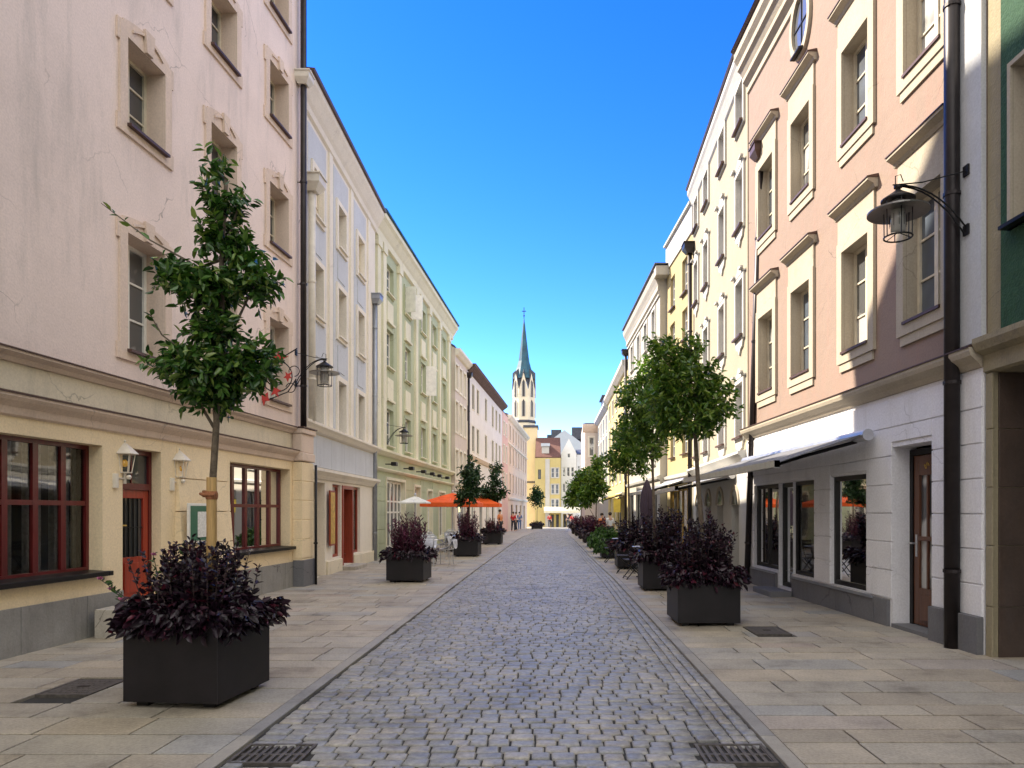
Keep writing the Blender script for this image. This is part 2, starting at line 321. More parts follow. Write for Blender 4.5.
# ------------------------------------------------------------------ houses
class House:
    def __init__(s, name, label, cat, P0, P1, sy, H, D=9., pitch=.6, tilt=0., wall='white', roof='roofbrown', v0=-.9, group=None, gable_front=False):
        s.P0 = Vector(P0); s.P1 = Vector(P1); dv = s.P1-s.P0; s.L = dv.length; s.dir = dv/s.L
        s.sy = sy; s.H = H; s.D = D; s.pitch = pitch; s.tilt = tilt; s.wall = wall; s.roof = roof; s.v0 = v0
        s.op = []; s.root = empty(name, (P0[0], P0[1], gz(max(P0[1], 0))), math.atan2(dv.y, dv.x), label, cat, group)
        s.z0 = gz(max(P0[1], 0)); s.gf = gable_front
    def tf(s, p): return (p[0], s.sy*p[1], p[2]*(1+s.tilt*p[0])-s.z0)
    def mb(s): return MB(s.tf)
    def u(s, px, w=0.):
        # where the ray through pixel column px meets the facade plane (w outward)
        nrm = Vector((-s.dir.y, s.dir.x))*s.sy
        P = s.P0+nrm*w; k = kx(px)
        # P + u*dir = t*(k,1)
        den = s.dir.x-k*s.dir.y
        return (k*P.y-P.x)/den
    def ud(s, d): return (d-s.P0.y)/s.dir.y
    def vy(s, px, y, w=0.):
        u = s.u(px, w); nrm = Vector((-s.dir.y, s.dir.x))*s.sy
        d = s.P0.y+u*s.dir.y+nrm.y*w
        return EYE+(HY-y)*d/FPX
    def band(s, prof, u0, u1, mat, name='cornice', bevel=0):
        """profile of (w,v) points swept along the facade"""
        m = s.mb(); m.prism(prof, u0, u1, 'x'); return m.build(name, mat, s.root, bevel=bevel)
    def finish(s, gap=()):
        us = sorted({0., s.L, *[o[0] for o in s.op], *[o[1] for o in s.op]})
        vs = sorted({s.v0, s.H, *[o[2] for o in s.op], *[o[3] for o in s.op]})
        m = s.mb()
        for i in range(len(us)-1):
            for j in range(len(vs)-1):
                uc = (us[i]+us[i+1])/2; vc = (vs[j]+vs[j+1])/2
                if us[i+1]-us[i] < 1e-5 or vs[j+1]-vs[j] < 1e-5: continue
                if any(o[0] < uc < o[1] and o[2] < vc < o[3] for o in s.op): continue
                m.quad((us[i], 0, vs[j]), (us[i+1], 0, vs[j]), (us[i+1], 0, vs[j+1]), (us[i], 0, vs[j+1]))
        for u0, u1, v0, v1, d in s.op:
            m.quad((u0, 0, v0), (u0, -d, v0), (u0, -d, v1), (u0, 0, v1)); m.quad((u1, 0, v0), (u1, -d, v0), (u1, -d, v1), (u1, 0, v1))
            m.quad((u0, 0, v0), (u1, 0, v0), (u1, -d, v0), (u0, -d, v0)); m.quad((u0, 0, v1), (u1, 0, v1), (u1, -d, v1), (u0, -d, v1))
        D, H, p = s.D, s.H, s.pitch
        for u in (0, s.L):
            if s.gf: m.quad((u, 0, s.v0), (u, -D, s.v0), (u, -D, H), (u, 0, H))
            else: m.add([(u, 0, s.v0), (u, -D, s.v0), (u, -D, H), (u, -D/2, H+p*D/2), (u, 0, H)], [(0, 1, 2, 3, 4)])
        m.quad((0, -D, s.v0), (s.L, -D, s.v0), (s.L, -D, H), (0, -D, H))
        if s.gf:
            for w in (0, -D): m.add([(0, w, H), (s.L, w, H), (s.L/2, w, H+p*s.L/2)], [(0, 1, 2)])
        m.build('wall', s.wall, s.root, fix=False)
        r = s.mb(); t = .12
        if s.gf:
            c = s.L/2; h = H+p*c
            r.prism([(-.05, H-.05*p-.3), (c, h-.3), (s.L+.05, H-.05*p-.3), (s.L+.05, H-.05*p-.12), (c, h-.12), (-.05, H-.05*p-.12)], -.1, -D-.1, 'y')
        else:
            h = H+p*D/2
            r.prism([(-.02, H+.02), (-D/2, h+.02), (-D-.2, H-.1), (-D-.2, H+t-.1), (-D/2, h+t+.02), (-.02, H+t+.02)], .03, s.L-.03, 'x')
        r.build('roof', s.roof, s.root)
    # one window: frame mesh with pane, surround, sill, hood as sub-parts
    def window(s, u0, u1, v0, v1, dep=.18, cols=2, rows=3, fm='wwhite', gl='g1', fw=.055, mw=.028, posts=(), transom=None,
               sur=None, sill=None, hood=None, name='window', blind=None, room=None, curtain=False, cut=True, apron=None, arch=None, surmat=None):
        if cut: s.op.append((u0, u1, v0, v1, dep+.09))
        e = .002; a, b = -dep-.055, -dep
        m = s.mb()
        m.box(u0+e, u0+fw, a, b, v0+e, v1-e); m.box(u1-fw, u1-e, a, b, v0+e, v1-e)
        m.box(u0+fw, u1-fw, a, b, v0+e, v0+fw); m.box(u0+fw, u1-fw, a, b, v1-fw, v1-e)
        g0, g1 = a+.012, b-.012
        for i in range(1, cols):
            c = u0+(u1-u0)*i/cols; h = fw*.75 if (i in posts or cols == 2) else mw/2
            m.box(c-h, c+h, g0 if h < fw*.5 else a+.004, (g1 if h < fw*.5 else b-.004), v0+fw, v1-fw)
        tr = transom if transom is not None else []
        for c in tr: m.box(u0+fw, u1-fw, a+.006, b-.006, c-.03, c+.03)
        for j in range(1, rows):
            c = v0+(v1-v0)*j/rows; m.box(u0+fw, u1-fw, g0+.003, g1-.003, c-mw/2, c+mw/2)
        fr = m.build(name, fm, s.root)
        if blind:
            p = s.mb(); p.box(u0+fw*.5, u1-fw*.5, a+.01, a+.02, v0+fw*.5, v1-fw*.5); p.build('blind_panel', blind, fr)
        else:
            p = s.mb(); w = a+.02
            p.quad((u0+fw*.5, w, v0+fw*.5), (u1-fw*.5, w, v0+fw*.5), (u1-fw*.5, w, v1-fw*.5), (u0+fw*.5, w, v1-fw*.5)); p.build('pane', gl, fr)
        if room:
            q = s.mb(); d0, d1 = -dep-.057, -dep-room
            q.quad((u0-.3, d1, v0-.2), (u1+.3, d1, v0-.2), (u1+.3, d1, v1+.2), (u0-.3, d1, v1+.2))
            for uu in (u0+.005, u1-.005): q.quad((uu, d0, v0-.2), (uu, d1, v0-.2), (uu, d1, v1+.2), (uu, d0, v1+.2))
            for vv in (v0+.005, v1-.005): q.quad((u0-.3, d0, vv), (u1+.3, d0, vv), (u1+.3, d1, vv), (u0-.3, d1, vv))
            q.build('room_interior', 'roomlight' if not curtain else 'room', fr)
        if curtain:
            q = s.mb(); n = int((u1-u0)*60); vv = []; 
            for i in range(n+1):
                uu = u0+(u1-u0)*i/n; ww = -dep-.17+.02*math.sin(i*1.25)+.01*math.sin(i*.47)
                vv += [(uu, ww, v0+.02), (uu, ww, v1)]
            q.add(vv, [(2*i, 2*i+2, 2*i+3, 2*i+1) for i in range(n) if (i % (n//4)) < int(n//4*.72)])
            q.build('curtain', 'curtain', fr, smooth=True)
        z = .0015
        if surmat or sur:
            q = s.mb(); e2 = .0018; wt = 0.028 if hasattr(s, 'th') else -.001
            for uu in (u0+e2, u1-e2): q.quad((uu, wt, v0+e2), (uu, -dep, v0+e2), (uu, -dep, v1-e2), (uu, wt, v1-e2))
            q.quad((u0+e2, wt, v1-e2), (u1-e2, wt, v1-e2), (u1-e2, -dep, v1-e2), (u0+e2, -dep, v1-e2)); q.build('reveal', surmat or 'R1trim', fr)
        if sur:
            bw, th = sur; sm = surmat or 'R1trim'
            q = s.mb(); tp = v1+bw
            q.box(u0-bw, u0, z, th, v0-bw, tp); q.box(u1, u1+bw, z, th, v0-bw, tp)
            q.box(u0, u1, z, th, v0-bw, v0); q.box(u0, u1, z, th, v1, tp)
            if arch:
                n = 10; poly = [(u0-bw*.6, tp)]+[(u0-bw*.6+(u1-u0+1.2*bw)*i/n, tp+.04+arch*math.sin(math.pi*i/n)) for i in range(n+1)]+[(u1+bw*.6, tp)]
                q.prism(poly, z, th*.9, 'y')
                n = 8; pl = [(u0+.1*(u1-u0)+(u1-u0)*.8*i/n, tp-bw*.3+(arch+.02)*math.sin(math.pi*i/n)) for i in range(n+1)]
                for i in range(n):
                    (ua, va), (ub, vb) = pl[i], pl[i+1]
                    q.add([(ua, th, va), (ub, th, vb), (ub, th+.025, vb), (ua, th+.025, va), (ua, th, va+.04), (ub, th, vb+.04), (ub, th+.025, vb+.04), (ua, th+.025, va+.04)],
                          [(0, 1, 2, 3), (4, 5, 6, 7), (3, 2, 6, 7), (0, 3, 7, 4), (1, 2, 6, 5)])
                kc = (u0+u1)/2; q.prism([(kc-.07, v1+.01), (kc+.07, v1+.01), (kc+.11, tp+arch+.06), (kc-.11, tp+arch+.06)], th+.001, th+.045, 'y')
                for uu, sg in ((u0-bw, -1), (u1+bw, 1)):   # ears
                    q.box(min(uu, uu+sg*.05), max(uu, uu+sg*.05), z, th*.9, tp-.28, tp); q.box(min(uu, uu+sg*.05), max(uu, uu+sg*.05), z, th*.9, v0-bw, v0-bw+.22)
            q.build('window_surround', sm, fr)
        if sill:
            q = s.mb(); ext, th, mt = sill; q.prism([(-dep+.001, v0+.035), (th, v0+.006), (th, v0-.03), (z, v0-.03), (z, v0+.0005), (-dep+.001, v0+.0005)], u0+.004 if ext == 0 else u0-ext, u1-.004 if ext == 0 else u1+ext, 'x') if ext == 0 else \
                q.prism([(z, v0-.002), (th, v0-.012), (th, v0-.05), (z, v0-.05)], u0-ext, u1+ext, 'x')
            q.build('sill', mt, fr)
            if ext > 0:
                q = s.mb(); q.quad((u0+e, -dep, v0+.012), (u1-e, -dep, v0+.012), (u1-e, .004, v0+.003), (u0+e, .004, v0+.003)); q.build('sill', mt, fr)
        if hood:
            # frieze panel + projecting cornice with a metal flashing
            bw = sur[0]; hb = v1+bw; 
            q = s.mb(); q.box(u0-bw+.01, u1+bw-.01, z, .035, hb, hb+hood-.12); q.build('frieze_panel', surmat or 'R1trim', fr)
            t = hb+hood-.12; o = .06
            q = s.mb(); q.prism([(z, t), (.05, t), (.07, t+.05), (.12, t+.08), (.16, t+.10), (.16, t+.135), (z, t+.135)], u0-bw-o, u1+bw+o, 'x'); q.build('hood', surmat or 'R1trim', fr)
            q = s.mb(); q.prism([(z, t+.136), (.175, t+.136), (.175, t+.15), (z, t+.19)], u0-bw-o-.012, u1+bw+o+.012, 'x'); q.build('flashing', 'flash', fr)
        if apron:
            q = s.mb(); bw = sur[0]
            q.box(u0-bw*.4, u1+bw*.4, z, .03, v0-bw-apron, v0-bw); q.build('apron', surmat or 'R1trim', fr)
        return fr
def downpipe(name, label, x, y, z0, z1, r, mat, hopper=None, hz=None, hmat=None, lean=(0, 0), group=None, clamps=True, wx=0):
    e = empty(name, (x, y, z0), 0, label, 'downpipe', group)
    m = MB(); h = z1-z0
    m.tube([(0, 0, -.05), (lean[0]*.5, lean[1]*.5, h*.5), (lean[0], lean[1], h)], r, 14); m.build('pipe', mat, e, smooth=True)
    if clamps:
        k = 0.9
        while k < h:
            m = MB(); t = k/h; cx, cy = lean[0]*t, lean[1]*t
            m.lathe([(r+.012, -.02), (r+.012, .02)], (cx, cy, k), 14); m.box(min(cx, cx+wx), max(cx, cx+wx), cy-.01, cy+.01, k-.01, k+.01); k += 2.2; m.build('clamp', mat, e)
    if hopper:
        a = hopper; hz = h if hz is None else hz-z0
        cx, cy = lean
        m = MB(); m.add([(cx-a*.55, cy-a*.55, hz-a*.7), (cx+a*.55, cy-a*.55, hz-a*.7), (cx+a*.55, cy+a*.55, hz-a*.7), (cx-a*.55, cy+a*.55, hz-a*.7),
                         (cx-a, cy-a, hz), (cx+a, cy-a, hz), (cx+a, cy+a, hz), (cx-a, cy+a, hz), (cx-a, cy-a, hz+a*.7), (cx+a, cy-a, hz+a*.7), (cx+a, cy+a, hz+a*.7), (cx-a, cy+a, hz+a*.7)],
                        [(0, 1, 2, 3), (8, 9, 10, 11)]+[(i, (i+1) % 4, 4+(i+1) % 4, 4+i) for i in range(4)]+[(4+i, 4+(i+1) % 4, 8+(i+1) % 4, 8+i) for i in range(4)])
        m.box(cx-a*1.12, cx+a*1.12, cy-a*1.12, cy+a*1.12, hz+a*.7+.001, hz+a*.7+.03)
        m.build('hopper_head', hmat or mat, e)
    return e
def courses(h, spans, v0, v1, n, th=.022, mat='R1low', gap=.016, name='rustication'):
    m = h.mb(); dv = (v1-v0)/n
    for j in range(n):
        pass
    for (a, b, lo, hi) in spans:
        m = h.mb()
        for j in range(n):
            c0, c1 = max(v0+j*dv+gap/2, lo), min(v0+(j+1)*dv-gap/2, hi)
            if c1-c0 > .03: m.box(a, b, .001, th, c0, c1)
        if m.v: m.build(name, mat, h.root, bevel=.006)
def each(h, name, mat, boxes, bevel=0):
    for bx in boxes: m = h.mb(); m.box(*bx); m.build(name, mat, h.root, bevel=bevel)

# ================================================================== LEFT ROW
def lx(d, a=-5.97, sl=.061, d0=7.79): return a+sl*(d-d0)
L1 = House('plaster_house', 'tall rose-cream plaster house with wine-red ground floor windows, nearest on the left', 'house',
           (lx(-14), -14), (lx(15.85), 15.85), -1, 13.8, D=12, pitch=1.45, wall='L1up')
W = L1.window; ud = L1.ud
rowsL1 = [(3.83, 5.42), (6.92, 8.10), (9.42, 10.5), (11.62, 12.6)]
for ci, d in enumerate((2.0, 4.6, 10.3, 12.44, 14.6)):
    for ri, (v0, v1) in enumerate(rowsL1):
        c = ud(d)
        W(c-.43, c+.43, v0, v1, dep=.26, cols=2, rows=3, fm='wwhite' if ri == 0 else 'wcream', gl='g1' if ri else 'g2',
          sur=(.16, .035), arch=.10 if ri in (1,) else (.06 if ri == 0 else .03), surmat='L1trim', sill=(.02, .10, 'flash'))
# lower storey: a slightly prouder skin in warm cream with the openings cut in it
class Skin(House):
    """a second plaster layer on the same facade (ground floor render)"""
    def __init__(s, h, u0, u1, v0, v1, th, mat, name='ground_floor_render'):
        s.h = h; s.__dict__.update({k: v for k, v in h.__dict__.items() if k not in ('op',)}); s.op = []
        s.rng = (u0, u1, v0, v1); s.th = th; s.mat = mat; s.nm = name
    def finish(s):
        u0_, u1_, v0_, v1_ = s.rng; th = s.th
        us = sorted({u0_, u1_, *[o[0] for o in s.op], *[o[1] for o in s.op]}); vs = sorted({v0_, v1_, *[o[2] for o in s.op if o[2] > v0_], *[o[3] for o in s.op]})
        m = s.h.mb()
        for i in range(len(us)-1):
            for j in range(len(vs)-1):
                uc = (us[i]+us[i+1])/2; vc = (vs[j]+vs[j+1])/2
                if any(o[0] < uc < o[1] and o[2] < vc < o[3] for o in s.op): continue
                m.quad((us[i], th, vs[j]), (us[i+1], th, vs[j]), (us[i+1], th, vs[j+1]), (us[i], th, vs[j+1]))
        for u0, u1, v0, v1, d in s.op:
            v0 = max(v0, v0_); e = .0012
            for u in (u0+e, u1-e): m.quad((u, th, v0), (u, -d, v0), (u, -d, v1), (u, th, v1))
            for v in (v0+e, v1-e): m.quad((u0, th, v), (u1, th, v), (u1, -d, v), (u0, -d, v))
            s.h.op.append((u0, u1, v0, v1, d))
        m.quad((u0_, 0, v0_), (u0_, th, v0_), (u0_, th, v1_), (u0_, 0, v1_)); m.quad((u1_, 0, v0_), (u1_, th, v0_), (u1_, th, v1_), (u1_, 0, v1_))
        m.quad((u0_, 0, v1_), (u0_, th, v1_), (u1_, th, v1_), (u1_, 0, v1_))
        m.build(s.nm, s.mat, s.h.root, fix=False)
G = Skin(L1, 0, L1.L, -.5, 2.66, .03, 'L1low')
a0, a1 = ud(7.58), ud(9.36)
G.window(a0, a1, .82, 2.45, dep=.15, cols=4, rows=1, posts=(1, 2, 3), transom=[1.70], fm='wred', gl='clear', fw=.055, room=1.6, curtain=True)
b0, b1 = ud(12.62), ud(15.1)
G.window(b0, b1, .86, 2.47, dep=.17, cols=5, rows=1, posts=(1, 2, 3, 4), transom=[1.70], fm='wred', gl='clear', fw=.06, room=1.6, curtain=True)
for (p, q, v) in ((a0, a1, .82), (b0, b1, .86)):
    m = L1.mb(); m.prism([(-.16, v+.02), (.13, v), (.13, v-.06), (.032, v-.06), (.032, v-.001), (-.16, v-.001)], p+.004, q-.004, 'x'); m.box(p-.08, p+.003, .032, .13, v-.06, v-.001); m.box(q-.003, q+.08, .032, .13, v-.06, v-.001)
    m.build('window_sill', 'wdark', L1.root, bevel=.006)
def OFF(h, dy): return MB(lambda p: h.tf((p[0], p[1]+dy, p[2])))
# door with fanlight
c0, c1 = ud(9.76), ud(10.62)
G.op.append((c0, c1, .36, 2.47, .22))
m = OFF(L1, .13); m.box(c0+.003, c0+.07, -.30, -.24, .36, 2.467); m.box(c1-.07, c1-.003, -.30, -.24, .36, 2.467); m.box(c0+.07, c1-.07, -.30, -.24, 2.40, 2.467); m.box(c0+.07, c1-.07, -.31, -.22, 1.90, 1.99)
df = m.build('door_frame', 'wred', L1.root)
m = OFF(L1, .13); m.box((c0+c1)/2-.012, (c0+c1)/2+.012, -.285, -.26, 1.99, 2.4); m.build('glazing_bar', 'wred', df)
m = OFF(L1, .13); m.quad((c0+.07, -.275, 1.99), (c1-.07, -.275, 1.99), (c1-.07, -.275, 2.4), (c0+.07, -.275, 2.4)); m.build('pane', 'g1', df)
m = OFF(L1, .13); x0, x1 = c0+.072, c1-.072
m.box(x0, x0+.11, -.295, -.25, .365, 1.898); m.box(x1-.11, x1, -.295, -.25, .365, 1.898); m.box(x0+.11, x1-.11, -.295, -.25, 1.78, 1.898); m.box(x0+.11, x1-.11, -.295, -.25, .365, .95)
m.box(x0+.17, x1-.17, -.25, -.235, .45, .87); dr = m.build('door', 'doorred', L1.root, bevel=.005)
m = OFF(L1, .13); m.quad((x0+.11, -.28, .95), (x1-.11, -.28, .95), (x1-.11, -.28, 1.78), (x0+.11, -.28, 1.78)); m.build('pane', 'g1', dr)
m = OFF(L1, .13)
for i in range(1, 5): m.box(x0+.11+i*(x1-x0-.22)/5-.006, x0+.11+i*(x1-x0-.22)/5+.006, -.275, -.26, .95, 1.78)
m.box(x0+.11, x1-.11, -.276, -.262, 1.36, 1.375); m.build('door_grille', 'iron', dr)
m = OFF(L1, .13); m.box(x0+.03, x0+.06, -.25, -.20, 1.3, 1.42); m.box(x0+.03, x0+.16, -.215, -.195, 1.39, 1.41); m.build('handle', 'gold', dr)
# battered buttress panel, end pier, plinth, cornices
m = L1.mb(); p0, p1 = ud(11.02), ud(12.5)
for j in range(4):
    va, vb = .58+j*.51, .58+(j+1)*.51-.014; f = lambda v: .032+.20*(1-v/2.62)
    sa = lambda v: p0+.22*(v/2.6)-.1
    m.add([(p0-.10*(1-va/2.6), .03, va), (p1, .03, va), (p1, f(va), va), (p0-.10*(1-va/2.6), f(va), va), (p0-.10*(1-vb/2.6), .03, vb), (p1, .03, vb), (p1, f(vb), vb), (p0-.10*(1-vb/2.6), f(vb), vb)],
          [(0, 3, 2, 1), (4, 5, 6, 7), (0, 1, 5, 4), (1, 2, 6, 5), (2, 3, 7, 6), (3, 0, 4, 7)])
m.build('battered_pier', 'L1low', L1.root, bevel=.008)
m = L1.mb(); q0, q1 = ud(15.22), L1.L-.01
for j in range(5):
    va, vb = .60+j*.41, .60+(j+1)*.41-.014; m.box(q0, q1, .031, .24, va, vb)
m.box(q0+.01, q1-.01, .031, .23, .55, 2.64)
m.build('corner_pier', 'L1low', L1.root, bevel=.008)
m = L1.mb(); m.box(q0-.03, q1+.04, .056, .29, -.3, .56); m.build('corner_plinth', 'plinthdark', L1.root, bevel=.008)
for ra, rb in ((0, c0-.01), (c1+.01, q0-.01)):       # plinth slabs with open joints, left and right of the door
    m = L1.mb(); k = ra
    while k < rb-.1: m.box(k+.004, min(k+1.05, rb)-.004, .031, .055, -.3, .53); k += 1.05
    m.build('plinth', 'plinth', L1.root, bevel=.004)
L1.band([(.031, 2.64), (.07, 2.66), (.09, 2.74), (.16, 2.80), (.19, 2.84), (.19, 2.87), (.0, 2.90), (0, 2.67), (.031, 2.67)], 0, L1.L, 'L1trim', 'lower_cornice')
L1.band([(.0, 2.901), (.205, 2.871), (.205, 2.885), (0, 2.925)], 0, L1.L+.02, 'flash', 'lower_flashing')
L1.band([(.0015, 2.93), (.02, 2.93), (.02, 3.235), (.0015, 3.235)], 0, L1.L, 'L1frieze', 'frieze')
L1.band([(.0015, 3.236), (.05, 3.24), (.08, 3.29), (.15, 3.33), (.15, 3.36), (.0015, 3.38)], 0, L1.L, 'L1trim', 'upper_cornice')
L1.band([(.0015, 3.381), (.17, 3.361), (.17, 3.375), (.0015, 3.42)], 0, L1.L+.02, 'flash', 'upper_flashing')
m = L1.mb(); m.box(q0-.02, q1+.03, .02, .27, 2.66, 2.84); m.box(q0-.01, q1+.02, .021, .24, 2.841, 3.24); m.box(q0-.03, q1+.05, .022, .28, 3.241, 3.355); m.build('pier_capital', 'L1trim', L1.root, bevel=.02)
m = L1.mb(); m.box(q0-.05, q1+.07, .171, .30, 3.361, 3.385); m.build('pier_flashing', 'flash', L1.root)
L1.band([(.0015, 13.2), (.10, 13.3), (.2, 13.5), (.4, 13.7), (.42, 13.85), (-.05, 13.85)], 0, L1.L, 'L1trim', 'eaves_cornice')
G.finish(); L1.finish()
# stone steps at the door
st = empty('doorstep', (lx(10)+.03, 10, 0), 0, 'weathered stone doorstep block below the vermilion door of the rose-cream house', 'doorstep')
m = MB(); m.box(.05, .46, -.95, .62, -.02, .36); m.build('step', 'sandstone', st, bevel=.012)

L2 = House('town_house', 'white and blue-grey townhouse with a red-brown framed shop at street level', 'house',
           (-5.62, 15.9), (-5.785, 23.55), -1, 11.35, D=11, pitch=.55, wall='L2wall')
ud = L2.ud
for ci, d in enumerate((17.3, 19.4, 21.5)):
    c = ud(d)
    FS = Skin(L2, c-.72, c+.72, 3.75, 10.6, .012, 'L2blue', 'blue_grey_field')
    for ri, (v0, v1) in enumerate(((3.68, 5.05), (6.25, 7.5), (8.62, 9.7))):
        bl = 'L2wall' if (ri == 2 and ci != 1) else None
        FS.window(c-.38, c+.38, v0, v1, dep=.06 if bl else .20, cols=2, rows=3, fm='wcream', gl='g1', blind=bl, sur=(.13, .06), sill=(.02, .12, 'L2wall'), surmat='L2wall')
    FS.finish()
    each(L2, 'spandrel_panel', 'L2blue', [(c-.36, c+.36, .0135, .03, va, vb) for va, vb in ((5.3, 6.0), (7.75, 8.4))])
each(L2, 'pilaster_strip', 'L2wall', [(ud(d)-.14, ud(d)+.14, .0015, .05, 3.72, 10.69) for d in (16.25, 18.35, 20.45, 22.55)])
L2.band([(.0015, 3.44), (.10, 3.48), (.16, 3.55), (.22, 3.60), (.22, 3.66), (.0015, 3.7)], 0, L2.L, 'L2wall', 'string_course')
m = L2.mb()
k = .05
while k < L2.L-.3: m.box(k+.006, min(k+1.24, L2.L-.05)-.006, .0015, .03, 2.66, 3.42); k += 1.24
m.build('fascia_panel', 'L2blue', L2.root, bevel=.004)
L2.band([(.0015, 2.36), (.05, 2.38), (.10, 2.46), (.18, 2.55), (.18, 2.62), (.0015, 2.65)], 0, L2.L, 'L2wall', 'shop_cornice')
L2.band([(.0015, 10.7), (.06, 10.74), (.09, 10.86), (.15, 10.95), (.24, 11.12), (.3, 11.22), (.3, 11.34), (-.05, 11.34)], 0, L2.L, 'L2wall', 'eaves_cornice')
L2.band([(.0015, 11.341), (.36, 11.341), (.38, 11.40), (.34, 11.40), (-.05, 11.44)], 0, L2.L, 'flash', 'gutter')
# shopfront
L2.op.append((ud(16.5), ud(17.95), 0, 2.3, .75))
m = L2.mb(); m.quad((ud(16.4), -.76, -.2), (ud(18), -.76, -.2), (ud(18), -.76, 2.4), (ud(16.4), -.76, 2.4)); m.build('recess_wall', 'L1low', L2.root)
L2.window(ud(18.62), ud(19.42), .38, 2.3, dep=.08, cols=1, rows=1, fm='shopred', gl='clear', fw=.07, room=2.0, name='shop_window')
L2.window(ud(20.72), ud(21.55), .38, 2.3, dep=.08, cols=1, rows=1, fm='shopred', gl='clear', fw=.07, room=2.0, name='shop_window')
x0, x1 = ud(19.5), ud(20.65); L2.op.append((x0, x1, .12, 2.3, .5))
m = L2.mb(); m.box(x0+.003, x0+.12, -.42, .03, .12, 2.297); m.box(x1-.12, x1-.003, -.42, .03, .12, 2.297); m.box(x0+.12, x1-.12, -.42, .03, 2.2, 2.297); m.build('door_frame', 'shopred', L2.root)
m = L2.mb(); m.box(x0+.13, x0+.22, -.48, -.43, .14, 2.19); m.box(x1-.22, x1-.13, -.48, -.43, .14, 2.19); m.box(x0+.22, x1-.22, -.48, -.43, .14, .5); m.box(x0+.22, x1-.22, -.48, -.43, 2.08, 2.19); dd = m.build('shop_door', 'shopred', L2.root)
m = L2.mb(); m.quad((x0+.22, -.46, .5), (x1-.22, -.46, .5), (x1-.22, -.46, 2.08), (x0+.22, -.46, 2.08)); m.build('pane', 'g1', dd)
m = L2.mb(); m.tube([(x0+.26, -.42, .95), (x0+.26, -.40, 1.0), (x0+.26, -.40, 1.3), (x0+.26, -.42, 1.35)], .012, 6); m.build('handle', 'alu', dd)
m = L2.mb(); m.box(x0-.1, x1+.1, .03, .4, -.05, .1); m.build('threshold_step', 'sandstone', L2.root, bevel=.01)
each(L2, 'plinth', 'L1frieze', [(ud(18.05), x0-.11, .0015, .06, -.2, .33), (x1+.11, ud(23.4), .0015, .06, -.2, .33)], .01)
L2.finish()
# gold notice board on its pier
u = ud(18.05); g = empty('notice_board', tuple(L2.root.matrix_basis @ Vector((u, 0, 0)))[:2]+(0,), L2.root.rotation_euler.z, 'narrow gold notice board in a dark frame beside the shop window', 'notice board')
m = MB(); m.box(.03, .48, -.10, -.062, .72, 2.12); m.build('frame', 'shopred', g, bevel=.006)
m = MB(); m.box(.07, .44, -.106, -.101, .77, 2.07); m.build('panel', 'gold', g)

L3 = House('town_house', 'pale green townhouse with cream pilasters and open white shutters, behind the orange parasols', 'house',
           (-5.86, 23.67), (-5.40, 38.6), -1, 11.62, D=11, pitch=.5, wall='L3wall')
ud = L3.ud; rnd = random.Random(3)
cols3 = [25.65, 28.4, 31.3, 33.8, 36.3]
for ci, d in enumerate(cols3):
    c = ud(d)
    for ri, (v0, v1) in enumerate(((3.92, 5.2), (6.7, 8.0), (9.3, 10.28))):
        fr = L3.window(c-.47, c+.47, v0, v1, dep=.10, cols=2, rows=3, fm='wwhite', gl='g3' if (ri+ci) % 3 else 'g1', sur=(.10, .04), sill=(.04, .12, 'L3trim'), surmat='L3wall')
        if (ri, ci) in ((2, 1), (1, 2)):
            for sg in ((-1, 1) if ri == 2 else (1,)):
                m = L3.mb(); e0 = c+sg*.49; m.add([(e0, .05, v0), (e0+sg*.12, .48, v0), (e0+sg*.12, .48, v1), (e0, .05, v1), (e0+.03, .05, v0), (e0+sg*.12+.03, .48, v0), (e0+sg*.12+.03, .48, v1), (e0+.03, .05, v1)],
                    [(0, 1, 2, 3), (4, 5, 6, 7), (0, 1, 5, 4), (3, 2, 6, 7), (1, 2, 6, 5), (0, 3, 7, 4)]); m.build('shutter', 'wwhite', fr)
    for va, vb in ((5.55, 6.3), (8.3, 9.0)):
        m = L3.mb(); m.box(c-.42, c+.42, .0015, .05, va, vb); m.box(c-.5, c+.5, .0015, .11, va-.08, va+.001); m.build('spandrel_panel', 'L3trim', L3.root)
for d in (24.05, 24.75, 27.0, 29.85, 32.55, 35.05, 37.6):
    c = ud(d); w = .2; m = L3.mb()
    m.box(c-w, c+w, .0015, .09, 3.72, 10.45); m.box(c-w-.06, c+w+.06, .0015, .13, 10.44, 10.72); m.build('pilaster_strip', 'L3trim', L3.root)
L3.band([(.0015, 3.5), (.10, 3.52), (.22, 3.62), (.22, 3.7), (.0015, 3.72)], 0, L3.L, 'L3trim', 'string_course')
L3.band([(.0015, 2.95), (.08, 2.97), (.14, 3.03), (.14, 3.07), (.0015, 3.09)], 0, L3.L, 'L3trim', 'shop_cornice')
L3.band([(.0015, 10.73), (.10, 10.76), (.13, 10.95), (.18, 11.02), (.3, 11.22), (.38, 11.3), (.38, 11.46), (-.05, 11.6)], 0, L3.L, 'L3trim', 'eaves_cornice')
L3.band([(.0015, 11.621), (.40, 11.47), (.44, 11.48), (.44, 11.54), (.0015, 11.70)], 0, L3.L, 'copper', 'gutter')
L3.window(ud(25.2), ud(27.9), .25, 2.7, dep=.12, cols=5, rows=1, posts=(1, 2, 3, 4), transom=[1.55, 1.95], fm='wwhite', gl='g1', fw=.09, sur=(.10, .05), surmat='L3trim', name='shop_window')
L3.window(ud(29.6), ud(30.7), .05, 2.6, dep=.12, cols=2, rows=1, transom=[2.0], fm='wwhite', gl='g1', fw=.09, sur=(.10, .05), surmat='L3trim', name='shop_door')
